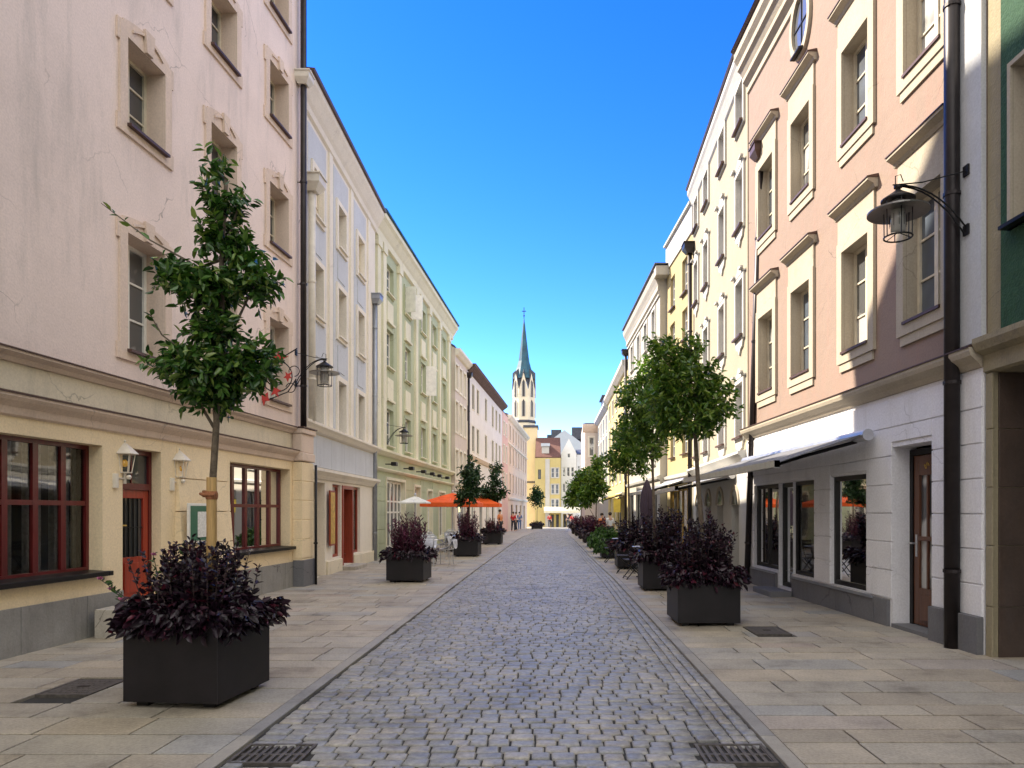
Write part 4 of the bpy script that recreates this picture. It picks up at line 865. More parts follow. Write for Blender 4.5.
# ================================================================== GROUND
def interp(tab, d):
    if d <= tab[0][0]: return tab[0][1]
    for (a, b), (c, e) in zip(tab, tab[1:]):
        if d <= c: return b+(e-b)*(d-a)/(c-a)
    return tab[-1][1]
KL = [(-6, -2.236), (20, -2.2), (40, -2.05), (55, -1.75), (70, -1.15), (100, -.3)]
KR = [(-6, 1.6), (17, 1.58), (24, 1.47), (40, 1.35), (55, 1.25), (70, 1.7), (100, 3.2)]
kl = lambda d: interp(KL, d)
kr = lambda d: interp(KR, d)
m = MB(); ys = [-400, -20, 0, 20, 45, 60, 80, 100, 140, 1500]
for a, b in zip(ys, ys[1:]):
    for x0, x1 in ((-1500, -8), (-8, 8), (8, 1500)): m.quad((x0, a, gz(a)-.028), (x1, a, gz(a)-.028), (x1, b, gz(b)-.028), (x0, b, gz(b)-.028))
tag(m.build('ground', 'mortar', fix=False), kind='structure')

# granite setts, each one a cushion-shaped stone of its own
V, Fc = [], []
def sett(c, h, zt, fine, rot):
    """c centre, h half sizes"""
    n0 = len(V); cr, sr = math.cos(rot), math.sin(rot)
    jit = [(random.uniform(-.004, .004), random.uniform(-.004, .004)) for _ in range(8)]
    out = []; k = .32
    base = [(-1, -1+k), (-1+k, -1), (1-k, -1), (1, -1+k), (1, 1-k), (1-k, 1), (-1+k, 1), (-1, 1-k)] if fine else [(-1, -1), (1, -1), (1, 1), (-1, 1)]
    k2 = .13
    if fine: base = [(-1, -1+k2), (-1+k2*.8, -1), (1-k2*.8, -1), (1, -1+k2), (1, 1-k2), (1-k2*.8, 1), (-1+k2*.8, 1), (-1, 1-k2)]
    nb = len(base); tx_, ty_ = random.uniform(-.03, .03), random.uniform(-.03, .03)
    rings = ((1, -.03), (.975, -.006), (.86, 0.0)) if fine else ((1, -.022), (.88, 0))
    for s_, dz in rings:
        for i, (bx, by) in enumerate(base):
            x = bx*h[0]*s_+jit[i][0]; y = by*h[1]*s_+jit[i][1]
            V.append((c[0]+x*cr-y*sr, c[1]+x*sr+y*cr, gz(c[1])+zt+dz+(x*tx_+y*ty_)*(1 if dz > -.02 else 0)))
    for r in range(len(rings)-1):
        for i in range(nb): Fc.append((n0+r*nb+i, n0+r*nb+(i+1) % nb, n0+(r+1)*nb+(i+1) % nb, n0+(r+1)*nb+i))
    Fc.append(tuple(n0+(len(rings)-1)*nb+i for i in range(nb)))
DR = [(-2.236+.16, 4.55, 5.0, .5), (1.56-.16, 4.55, 5.0, -.5)]          # drain slots (x edge, y0, y1, dx)
def in_drain(x, y):
    return 4.6 < y < 4.98 and (-2.09 < x < -1.62 or .98 < x < 1.45)
d = 2.6; row = 0
while d < 100:
    rh = random.uniform(.118, .148); x = kl(d)+.115+random.uniform(0, .03); xe = kr(d)-.115-.30
    bow = .02
    while x < xe:
        w = random.uniform(.125, .20)
        if xe-x-w < .09: w = xe-x
        cx = x+w/2; cy = d+rh/2+random.uniform(-.005, .005)+.03*math.sin(cx*1.1+d*.5)
        if not in_drain(cx, cy): sett((cx, cy), (w/2-.0045, rh/2-.0085), random.uniform(-.007, .004)-.010, d < 32, random.uniform(-.03, .03))
        x += w
    for q in range(3):                             # gutter courses along the right kerb
        cx = kr(d)-.115-.05-.1*q
        if not in_drain(cx, d+.07): sett((cx, d+rh/2), (.046, rh/2-.006), random.uniform(-.004, .002)-.014, d < 32, 0)
    d += rh; row += 1
me = bpy.data.meshes.new('road'); me.from_pydata(V, [], Fc); me.materials.append(M['sett']); 
me.polygons.foreach_set('use_smooth', [True]*len(me.polygons))
o = bpy.data.objects.new('road', me); COL.objects.link(o); tag(o, kind='structure')
V, Fc = [], []
def slab(x0, x1, y0, y1, xl0=None, xr=None):
    n0 = len(V); g = .0075; zt = random.uniform(-.0015, .0015); t = (random.uniform(-.002, .002), random.uniform(-.002, .002))
    gy = .0105; P = [(x0+g, y0+gy), (x1-g, y0+gy), (x1-g, y1-gy), (x0+g, y1-gy)]
    if xl0: P[3] = (xl0+g, y1-g); 
    if xr: P[2] = (xr-g, y1-g)
    cx = sum(p[0] for p in P)/4; cy = sum(p[1] for p in P)/4
    for s_, dz in ((0, -.03), (0, -.003), (.004, .0)):
        for (x, y) in P:
            V.append((x+(cx-x)/abs(cx-x)*s_, y+(cy-y)/abs(cy-y)*s_, gz(y)+zt+dz))
    for r in (0, 1):
        for i in range(4): Fc.append((n0+r*4+i, n0+r*4+(i+1) % 4, n0+r*4+4+(i+1) % 4, n0+r*4+4+i))
    Fc.append((n0+8, n0+9, n0+10, n0+11))
def flush(name, mat):
    global V, Fc
    me = bpy.data.meshes.new(name); me.from_pydata(V, [], Fc); me.materials.append(M[mat])
    o = bpy.data.objects.new(name, me); COL.objects.link(o); tag(o, kind='structure'); V, Fc = [], []
HOLES = [(-4.515, -4.025, 6.26, 6.86), (2.635, 3.125, 9.34, 9.98)]
for side in (-1, 1):
    d = 1.6
    while d < 100:
        rh = random.choice([.30, .36, .42, .42, .5]) if d < 60 else .5
        e0, e1 = (kl(d), kl(d+rh)) if side < 0 else (kr(d), kr(d+rh))
        lim = -6.7 if side < 0 else (8.3 if d < 8 else 6.3)
        x = e0; first = True; offs = random.uniform(.3, 1.0)
        while (x > lim if side < 0 else x < lim):
            w = random.uniform(.55, 1.15); 
            if first: w = offs
            nx = x+side*w
            a, b = min(x, nx), max(x, nx)
            segs = [(a, b)]
            for hx0, hx1, hy0, hy1 in HOLES:
                if d < hy1 and d+rh > hy0:
                    ns = []
                    for p, q in segs:
                        if q <= hx0 or p >= hx1: ns.append((p, q))
                        else:
                            if p < hx0-.03: ns.append((p, hx0))
                            if q > hx1+.03: ns.append((hx1, q))
                    segs = ns
            for p, q in segs:
                l0 = e1 if (first and side > 0 and p == x) else None; r1 = e1 if (first and side < 0 and q == x) else None
                slab(p, q, d, d+rh, l0, r1)
            x = nx; first = False
        d += rh
    flush('pavement', 'slab')
for side in (-1, 1):
    d = 1.2
    while d < 100:
        f = kl if side < 0 else kr; a, b = f(d), f(d+.98)
        n0 = len(V); z = .002
        q = [(a, d+.004), (a-side*.11, d+.004), (b-side*.11, d+.976), (b, d+.976)]
        ins = .004
        for dz, s_ in ((-.04, 0), (-.002, 0), (.002, ins)):
            for i, (x, y) in enumerate(q):
                V.append((x+(-1 if (i in (0, 3)) else 1)*side*s_, y+(s_ if i < 2 else -s_), gz(y)+dz))
        for r in (0, 1):
            for i in range(4): Fc.append((n0+r*4+i, n0+r*4+(i+1) % 4, n0+r*4+4+(i+1) % 4, n0+r*4+4+i))
        Fc.append((n0+8, n0+9, n0+10, n0+11)); d += .98
    flush('kerb', 'kerb')
# square at the far end
m = MB(); m.quad((-9, 100, gz(100)-.002), (12, 100, gz(100)-.002), (12, 125, gz(125)+.02), (-9, 125, gz(125)+.02)); tag(m.build('square_paving', 'kerb', fix=False), kind='structure')

def grate(x, y, label):
    e = empty('drain_grate', (x, y, -.02), 0, label, 'drain grate')
    m = MB(); w, h = .235, .19
    m.box(-w, w, -h, -h+.022, -.02, .012); m.box(-w, w, h-.022, h, -.02, .012); m.box(-w, -w+.022, -h+.022, h-.022, -.02, .012); m.box(w-.022, w, -h+.022, h-.022, -.02, .012)
    m.build('frame', 'castiron', e)
    m = MB()
    for i in range(9): m.box(-w+.045+i*.0495-.0, -w+.07+i*.0495, -h+.022, h-.022, -.02, .006)
    m.box(-w+.022, w-.022, -.012, .012, -.021, .004); m.build('bars', 'castiron', e, bevel=.002)
grate(-1.855, 4.79, 'cast iron drain grate in the setts by the left kerb'); grate(1.215, 4.79, 'cast iron drain grate in the setts by the right kerb')
def cover(x, y, w, h, label):
    e = empty('manhole_cover', (x, y, 0), 0, label, 'manhole cover')
    m = MB(); t = .025
    m.box(-w, w, -h, -h+t, -.03, .002); m.box(-w, w, h-t, h, -.03, .002); m.box(-w, -w+t, -h+t, h-t, -.03, .002); m.box(w-t, w, -h+t, h-t, -.03, .002); m.build('frame', 'castiron', e)
    m = MB(); m.box(-w+t+.004, w-t-.004, -h+t+.004, h-t-.004, -.03, -.001)
    for i in range(7):
        for j in range(6): m.box(-w+.09+i*(2*w-.18)/6-.02, -w+.09+i*(2*w-.18)/6+.02, -h+.09+j*(2*h-.18)/5-.02, -h+.09+j*(2*h-.18)/5+.02, -.001, .002)
    m.build('lid', 'castiron', e)
    m = MB(); m.box(-.05, .05, -.03, .03, .0021, .004); m.build('lifting_hole', 'soil', e)
cover(-4.27, 6.56, .235, .29, 'square dark manhole cover in the left pavement near the vermilion door'); cover(2.88, 9.66, .235, .31, 'square dark manhole cover in the right pavement beside the nearest right planter')
# ================================================================== STREET OBJECTS
def planter(x, y, w, dpt, h, rz, label):
    e = empty('planter_box', (x, y, gz(y)), rz, label, 'planter', 'anthracite square planters along the kerbs')
    a, b = w/2, dpt/2; t = .02; z0 = .045
    m = MB(); m.add([(-a, -b, z0), (a, -b, z0), (a, b, z0), (-a, b, z0), (-a, -b, z0+h), (a, -b, z0+h), (a, b, z0+h), (-a, b, z0+h),
                     (-a+t, -b+t, z0+h), (a-t, -b+t, z0+h), (a-t, b-t, z0+h), (-a+t, b-t, z0+h), (-a+t, -b+t, z0+h-.1), (a-t, -b+t, z0+h-.1), (a-t, b-t, z0+h-.1), (-a+t, b-t, z0+h-.1)],
                    [(0, 3, 2, 1)]+[(i, (i+1) % 4, 4+(i+1) % 4, 4+i) for i in range(4)]+[(4+i, 4+(i+1) % 4, 8+(i+1) % 4, 8+i) for i in range(4)]+[(8+i, 8+(i+1) % 4, 12+(i+1) % 4, 12+i) for i in range(4)])
    m.build('box', 'planter', e, bevel=.006)
    m = MB(); m.quad((-a+t, -b+t, z0+h-.08), (a-t, -b+t, z0+h-.08), (a-t, b-t, z0+h-.08), (-a+t, b-t, z0+h-.08)); m.build('soil', 'soil', e)
    for sx in (-1, 1):
        for sy in (-1, 1):
            m = MB(); m.box(sx*(a-.12)-.05, sx*(a-.12)+.05, sy*(b-.12)-.05, sy*(b-.12)+.05, 0, z0-.001); m.build('foot', 'wdark', e)
    return e
def leaves(name, mat, P, D, size, wr=.42, droop=.25, parent=None, fold=.25):
    """vectorised: one folded 6-point leaf per point"""
    n = len(P); D = D/np.linalg.norm(D, axis=1, keepdims=True)
    r = rng.normal(size=(n, 3)); r[:, 2] += 1.2
    s = np.cross(D, r); s /= np.linalg.norm(s, axis=1, keepdims=True)+1e-9
    nn = np.cross(s, D); L = size[:, None]; wd = L*wr/2
    b = P; t = P+D*L-nn*L*droop
    l1 = P+D*L*.32+s*wd*.92+nn*wd*fold; l2 = P+D*L*.70+s*wd*.72+nn*wd*fold-nn*L*droop*.45
    r1 = P+D*L*.32-s*wd*.92+nn*wd*fold; r2 = P+D*L*.70-s*wd*.72+nn*wd*fold-nn*L*droop*.45
    v = np.stack([b, l1, l2, t, r2, r1], 1).reshape(-1, 3)
    i = np.arange(n)[:, None]*6
    f = np.concatenate([i+np.array([[0, 1, 2, 3]]), i+np.array([[0, 3, 4, 5]])], 1).reshape(-1, 4)
    me = bpy.data.meshes.new(name)
    me.vertices.add(len(v)); me.vertices.foreach_set('co', v.ravel().astype(np.float32))
    me.loops.add(f.size); me.loops.foreach_set('vertex_index', f.ravel().astype(np.int32))
    me.polygons.add(len(f)); me.polygons.foreach_set('loop_start', (np.arange(len(f))*4).astype(np.int32)); me.polygons.foreach_set('loop_total', np.full(len(f), 4, np.int32))
    me.update(calc_edges=True); me.validate(); me.polygons.foreach_set('use_smooth', np.ones(len(f), bool)); me.materials.append(M[mat])
    o = bpy.data.objects.new(name, me); COL.objects.link(o); o.parent = parent; return o
def tree(x, y, z, label, path, r0, lobes, mat, nleaf, lsize, group='street trees in planters', name='street_tree', twigs=None, tilt=.0):
    """path: trunk points; lobes: (cx,cy,cz,rx,ry,rz,weight)"""
    e = empty(name, (x, y, z), 0, label, 'tree', group)
    m = MB(); n = len(path); m.tube(path, [r0*(1-.55*i/(n-1)) for i in range(n)], 9)
    top = Vector(path[-1]); wsum = sum(l[6] for l in lobes); Ps, Ds = [], []
    for l in lobes:
        c = Vector(l[:3]); nt_ = int(nleaf/11*l[6]/wsum)+1
        # limb from the trunk into the lobe
        near = min((Vector(p) for p in path[1:]), key=lambda p: (p-c).length+max(0, p.z-c.z)*2)
        mid = (near+c)/2+Vector((0, 0, -.05*abs(l[5])))
        m.tube([near, mid, c, c+(c-mid)*.5+Vector((0, 0, .2*l[5]))], [r0*.42, r0*.33, r0*.22, r0*.08], 5)
        for _ in range(nt_):
            v = rng.normal(size=3); v /= np.linalg.norm(v); rr = rng.uniform(.25, 1)**.55
            rr *= .86
            if rng.random() < .10: rr *= rng.uniform(1.05, 1.35)
            p = np.array([c.x+v[0]*l[3]*rr, c.y+v[1]*l[4]*rr, c.z+v[2]*l[5]*rr])
            out = v*.8+np.array([0, 0, .45])+rng.normal(size=3)*.35; out /= np.linalg.norm(out)
            tl = rng.uniform(1.4, 2.6)*lsize; k = rng.integers(8, 14)
            st_ = p-out*tl*.5
            if rng.random() < .35: m.tube([tuple(st_), tuple(p+out*tl*.4)], [r0*.06, r0*.025], 3, cap=False)
            tt = np.linspace(0, 1, k); sd = rng.normal(size=(k, 3)); sd -= (sd@out)[:, None]*out; sd /= np.linalg.norm(sd, axis=1, keepdims=True)+1e-9
            Ps.append(st_+out*tl*tt[:, None]); Ds.append(out*.55+sd*.9+np.array([0, 0, -.18]))
    m.build('trunk', 'bark', e, smooth=True, fix=False)
    P = np.concatenate(Ps); D = np.concatenate(Ds); leaves('crown', mat, P, D, lsize*rng.uniform(.65, 1.25, len(P)), .45, .22, e)
    return e
def bush(x, y, z, label, a, b, hbase, mat_skirt='purple', mat_up='purple', upright=40, up_h=.5, lsize=.10, nsk=1500, cat='plant', name='bedding_plant', group='dark purple bedding plants in planters', rz=0, over=.14, upl=.075, style='bushy', flop=1.0):
    """skirt of overhanging leaves round the rim + upright leafy shoots"""
    e = empty(name, (x, y, z), rz, label, cat, group)
    # skirt
    n = nsk; px = rng.uniform(-1, 1, n); py = rng.uniform(-1, 1, n); ed = np.maximum(abs(px), abs(py))
    m_ = rng.random(n) < .55; s_ = np.where(m_, 1/ed*rng.uniform(.82, 1.0, n), 1.0); px = px*s_; py = py*s_; ed = np.maximum(abs(px), abs(py))
    pr = np.sqrt(px**2+py**2)
    bulge = over*(.5+.5*np.sin(np.arctan2(py, px)*5+x*3))*.6+over*.5
    X = px*(a+bulge*ed**3); Y = py*(b+bulge*ed**3)
    Z = hbase+.07*(1-ed**3)+rng.uniform(-.06, .09, n)+.07*np.sin(px*6+x*5)*np.cos(py*5)-np.where(ed > .85, rng.uniform(0, .12, n)*flop, 0)
    P = np.stack([X, Y, Z], 1); D = np.stack([px*1.0, py*1.0, np.full(n, -.12)], 1)+rng.normal(size=(n, 3))*.55
    D[:, 2] = np.where(ed > .8, D[:, 2]-.45*flop, D[:, 2]+.35)
    leaves('leaves', mat_skirt, P, D, lsize*rng.uniform(.5, 1.1, n), .58, .35, e)
    if upright:
        st_ = MB(); Ps, Ds, Sz = [], [], []
        for i in range(upright):
            sx, sy = rng.uniform(-.78, .78, 2); hh = up_h*rng.uniform(.55, 1.15)*(1-.35*max(abs(sx), abs(sy))); lean = np.array([sx*.22, sy*.22, 0])*hh+rng.normal(size=3)*np.array([.05, .05, 0])
            b0 = np.array([sx*a*.85, sy*b*.85, hbase-.05]); t1 = b0+np.array([0, 0, hh+.08])+lean
            st_.tube([tuple(b0), tuple((b0+t1)/2+lean*.1), tuple(t1)], [.006, .005, .003], 4, cap=False)
            k = int(hh/ (upl*.16)); tt = np.linspace(.12, 1.0, k); base = b0+(t1-b0)*tt[:, None]
            an = np.arange(k)*2.4+rng.uniform(0, 6); up = .35+.9*tt**3 if style == 'bushy' else .9+.6*tt
            Ds.append(np.stack([np.cos(an), np.sin(an), up], 1)+rng.normal(size=(k, 3))*.22); Ps.append(base+rng.normal(size=(k, 3))*.01); Sz.append(upl*rng.uniform(.6, 1.2, k)*(1.1-.45*tt))
        st_.build('stems', 'stem', e, fix=False)
        leaves('shoots', mat_up, np.concatenate(Ps), np.concatenate(Ds), np.concatenate(Sz), .6 if style == 'bushy' else .32, .2, e)
    return e

# ---- left planters
planter(-3.045, 6.24, .82, .84, .67, R(-6), 'largest anthracite planter box, in the left foreground with tree and stake')
bush(-3.045, 6.24, 0, 'mound of dark purple-black leaves and upright shoots in the left foreground planter', .415, .415, .72, upright=95, up_h=.60, lsize=.105, nsk=2600, over=.09, upl=.08, rz=R(-6), flop=.7)
T = lambda px, py, d: (kx(px)*d, d, EYE+(HY-py)*d/FPX)
def lobe(px, py, rpx, d, x, y, z=0, ry=None, rz_=None, w=None, dy=0):
    X, Y, Z = T(px, py, d); r = rpx*d/FPX
    return (X-x, dy, Z-z, r, ry or r, (rz_*d/FPX) if rz_ else r, w or r*r*(rz_*d/FPX if rz_ else r))
x, y = -2.99, 6.3
tree(x, y, 0, 'slender evergreen tree with glossy dark leaves tied to a stake in the left foreground planter',
     [(.02, 0, .6), (.0, 0, 1.5), (.05, .0, 2.3), (.10, 0, 3.0), (.10, 0, 3.8), (.14, 0, 4.5)], .036,
     [lobe(213, 374, 36, y, x, y, rz_=30, ry=.36), lobe(180, 368, 22, y, x, y, rz_=20, ry=.22), lobe(254, 366, 24, y, x, y, rz_=27, ry=.24), lobe(213, 398, 24, y, x, y, rz_=15, ry=.25),
      lobe(206, 290, 34, y, x, y, rz_=24, ry=.34), lobe(170, 276, 20, y, x, y, rz_=15, ry=.2), lobe(254, 286, 24, y, x, y, rz_=22, ry=.26), lobe(216, 332, 26, y, x, y, rz_=16, ry=.24), lobe(246, 256, 18, y, x, y, rz_=13, ry=.2),
      lobe(224, 236, 23, y, x, y, rz_=22, ry=.22), lobe(218, 200, 19, y, x, y, rz_=16, ry=.16), lobe(238, 208, 12, y, x, y, rz_=11, ry=.12), lobe(215, 168, 10, y, x, y, rz_=16, ry=.09)], 'leafL', 6400, .092, twigs=1)
# stray twigs
e = bpy.data.objects['street_tree']
m = MB(); Ps, Ds = [], []
for pts in (((190, 262), (150, 240), (118, 216), (101, 203)), ((175, 345), (162, 335), (152, 318), (150, 312))):
    w = [Vector(T(px, py, y))-Vector((x, y, 0)) for px, py in pts]; m.tube(w, [.009, .007, .005, .003], 5)
    for i in range(3):
        for k in range(5):
            p = w[i].lerp(w[i+1], k/5); 
            if i == 0 and k < 2 or rng.random() < .35: continue
            Ps.append(p); Ds.append((w[i+1]-w[i]).normalized()*.7+Vector(rng.normal(size=3)*.6))
m.build('long_twig', 'bark', e); leaves('twig_leaves', 'leafL', np.array(Ps), np.array(Ds), .085*rng.uniform(.7, 1.2, len(Ps)), .45, .2, e)
e = empty('tree_stake', (-2.94, 6.22, 0), 0, 'round pale wooden stake tied to the left foreground tree', 'stake')
m = MB(); m.tube([(0, 0, .55), (0, 0, 1.89)], [.042, .042], 14); m.build('post', 'stake', e, smooth=False)
m = MB(); m.lathe([(.046, 0), (.052, .02), (.052, .05), (.046, .07)], (0, 0, 1.70), 14); m.lathe([(.04, 0), (.048, .03), (.04, .06)], (-.07, .07, 1.72), 10); m.tube([(-.12, .05, 1.75), (-.05, -.055, 1.74), (.05, -.05, 1.74)], .014, 6); m.build('rope_tie', 'rope', e)
# flowering plant behind
e = empty('flowering_plant', (-3.68, 6.95, 0), 0, 'leafy green plant with small pink flowers leaning out left of the foreground planter', 'plant')
m = MB(); m.lathe([(.13, 0), (.18, .3), (.19, .32), (.165, .32), (.15, .29)], (0, 0, 0), 18); m.build('pot', 'castiron', e, smooth=True)
st = MB(); Ps, Ds, Fp = [], [], []
for i in range(15):
    an = rng.uniform(0, 6.28); rr = rng.uniform(.05, .3); hh = rng.uniform(.7, 1.15) if i > 1 else .85
    b0 = np.array([0, 0, .25]); t1 = np.array([math.cos(an)*rr, math.sin(an)*rr, hh+.1]) if i > 2 else np.array([-.42-.1*i, -.1, .75+.1*i])
    st.tube([tuple(b0), tuple(b0*.4+t1*.6+np.array([0, 0, .08])), tuple(t1)], [.006, .005, .003], 4)
    for k in np.linspace(.25, 1, 26): Ps.append(b0*(1-k)+t1*k+np.array([0, 0, .15*k*(1-k)])); Ds.append(rng.normal(size=3)+np.array([0, 0, .3]))
    Fp.append(t1)
st.build('stems', 'stem', e, fix=False); leaves('leaves', 'green', np.array(Ps), np.array(Ds), .06*rng.uniform(.7, 1.3, len(Ps)), .5, .2, e)
Ps, Ds = [], []
for t1 in Fp[:9]:
    Ps, Ds = [], []
    for k in range(14): an = k*2.4; Ps.append(t1); Ds.append(np.array([math.cos(an), math.sin(an), .2+.12*k]))
    leaves('flower', 'pinkfl', np.array(Ps), np.array(Ds), .035*rng.uniform(.8, 1.2, len(Ps)), .7, .2, e)

def leftset(x, y, w, h, label, lab2, up=34, uph=.62, hb=None):
    planter(x, y, w, w, h, R(-3), label)
    bush(x, y, gz(y), lab2, w/2, w/2, h+.03, mat_up='plum', upright=up, up_h=uph, lsize=.12, nsk=700, upl=.13, over=.12, style='spiky', rz=R(-3), flop=.5)
leftset(-3.27, 16.5, .84, .60, 'anthracite planter box without a tree, second along the left kerb', 'wild plum-purple spiky plants spilling from the second left planter', 60, .85)
leftset(-3.0, 25.6, .86, .62, 'anthracite planter box in front of the orange parasols', 'tall plum-purple plants in the planter before the orange parasols', 46, .95)
leftset(-2.85, 34.8, .86, .62, 'fourth anthracite planter box on the left, beyond the orange parasols', 'low plum-purple plants in the fourth planter on the left', 34, .6)
def smalltree(px, d, x, lab, prof, n, ls, mat='leafdark', top=None):
    base = gz(d)
    lob = [lobe(p[0], p[1], p[2], d, x, d, z=base, rz_=p[3]) for p in prof]
    ztop = max(l[2] for l in lob)
    tree(x, d, base, lab, [(0, 0, .5), (0, 0, 1.2), (.02, 0, (ztop+1.2)/2), (.0, 0, ztop)], .035, lob, mat, n, ls)
smalltree(470, 25.6, -2.95, 'small conical dark tree rising in front of the larger orange parasol', [(470, 492, 13, 9), (470, 478, 11, 10), (470, 465, 6, 8), (462, 500, 6, 5)], 1800, .15)
smalltree(493, 34.8, -2.87, 'small ragged tree in the fourth planter on the left', [(493, 495, 11, 6), (486, 492, 7, 6), (495, 480, 7, 8), (497, 468, 5, 6), (503, 493, 5, 5)], 1500, .18)
planter(kx(537)*78, 78, 1.2, 1.0, .55, 0, 'farthest anthracite planter on the left, under the church tower')
bush(kx(537)*78, 78, gz(78), 'low purple bedding in the planter under the church tower', .6, .5, .55, upright=16, up_h=.35, lsize=.2, nsk=350, upl=.16)
smalltree(537, 78, kx(537)*78, 'small round tree standing under the church tower', [(537, 498, 6.5, 8), (537, 492, 4, 6)], 700, .36)
# ---- right planters
planter(2.17, 10.40, .87, .87, .66, R(1), 'nearest anthracite planter on the right pavement, beside the square manhole cover')
bush(2.17, 10.40, 0, 'bushy black-purple plants overhanging the nearest right planter', .43, .43, .70, upright=80, up_h=.80, lsize=.11, nsk=2400, over=.09, upl=.085, flop=.7)
planter(2.25, 14.8, .87, .87, .66, R(0), 'second anthracite planter from the front on the right pavement')
bush(2.25, 14.8, 0, 'dark purple plants in the second right planter, with wine-red upright shoots', .46, .46, .70, upright=60, up_h=.95, lsize=.12, nsk=1500, over=.10, upl=.10, flop=.7)
planter(2.27, 20.3, .93, .93, .66, 0, 'third anthracite planter on the right, behind the folding chairs')
bush(2.27, 20.3, 0, 'dark purple plants in the third right planter behind the folding chairs', .46, .46, .70, upright=40, up_h=.75, lsize=.14, nsk=1000, over=.17, upl=.11)
X, Y = 2.17, 10.4
tree(X, Y, 0, 'nearest street tree on the right, broad fresh green crown on a leaning trunk', [(.02, 0, .6), (-.0, 0, 1.3), (-.06, 0, 2.0), (-.10, 0, 2.7), (-.08, 0, 3.4), (-.1, 0, 3.9)], .042,
     [lobe(690, 385, 34, Y, X, Y, rz_=32), lobe(668, 365, 24, Y, X, Y, rz_=24), lobe(715, 405, 24, Y, X, Y, rz_=20), lobe(690, 420, 38, Y, X, Y, rz_=20), lobe(662, 400, 22, Y, X, Y, rz_=26), lobe(690, 350, 18, Y, X, Y, rz_=14), lobe(662, 342, 14, Y, X, Y, rz_=10), lobe(725, 385, 12, Y, X, Y, rz_=12)], 'leafR', 6300, .095)
X, Y = 2.12, 14.8
tree(X, Y, 0, 'second street tree on the right, leafy crown overlapping the nearest one', [(0, 0, .6), (-.02, 0, 1.5), (-.05, 0, 2.4), (-.05, 0, 3.2), (-.05, 0, 4.0)], .036,
     [lobe(640, 400, 26, Y, X, Y, rz_=24), lobe(655, 420, 26, Y, X, Y, rz_=26), lobe(632, 430, 18, Y, X, Y, rz_=20), lobe(650, 450, 18, Y, X, Y, rz_=14), lobe(650, 372, 20, Y, X, Y, rz_=16), lobe(662, 385, 20, Y, X, Y, rz_=18)], 'leafR', 4200, .12)
X, Y = 2.2, 20.3
tree(X, Y, 0, 'third street tree on the right, with an open airy crown', [(0, 0, .6), (-.02, 0, 1.6), (-.05, 0, 2.6), (-.05, 0, 3.6)], .036,
     [lobe(622, 455, 18, Y, X, Y, rz_=14), lobe(630, 436, 16, Y, X, Y, rz_=14), lobe(616, 470, 9, Y, X, Y, rz_=9), lobe(638, 468, 11, Y, X, Y, rz_=10), lobe(640, 446, 14, Y, X, Y, rz_=12)], 'leafR', 2400, .15)
for i, (d, hue, lb) in enumerate(((24.6, 'green', 'leafy green herbs'), (28.2, 'green', 'bushy green shrub'), (32.2, 'purple', 'purple plants'), (36.5, 'purple', 'purple plants'), (41.5, 'purple', 'purple plants'), (47, 'purple', 'purple plants'), (53, 'purple', 'purple plants'))):
    xx = kr(d)+.62+(.0 if i < 2 else -.02); w = .84
    ords = ('fourth', 'fifth', 'sixth', 'seventh', 'eighth', 'ninth', 'tenth')[i]
    planter(xx, d, w, w, .62, 0, f'{ords} planter box along the right kerb, counted from the front')
    bush(xx, d, gz(d), f'{lb} filling the {ords} planter along the right kerb', w/2, w/2, .62, mat_skirt='green' if hue == 'green' else 'purple', mat_up='green' if hue == 'green' else 'plum', upright=24, up_h=.7 if hue != 'green' else .35, lsize=.17, nsk=750 if hue != 'green' else 1100, over=.2, upl=.15, name='bedding_plant' if hue != 'green' else 'green_shrub', group='dark purple bedding plants in planters' if hue != 'green' else 'green shrubs in planters', flop=1 if hue != 'green' else 3)
smalltree(595, 32.2, kx(596)*32.2, 'green street tree before the bright yellow house', [(595, 478, 11, 12), (590, 490, 10, 10), (600, 490, 8, 12), (597, 465, 8, 8), (585, 500, 9, 8)], 2600, .2, 'leafR')
smalltree(578, 41.5, kx(581)*41.5, 'rounded green street tree farther down the right kerb', [(577, 490, 9, 10), (583, 478, 8, 9), (573, 499, 7, 8), (587, 495, 8, 8)], 2200, .24, 'leafR')

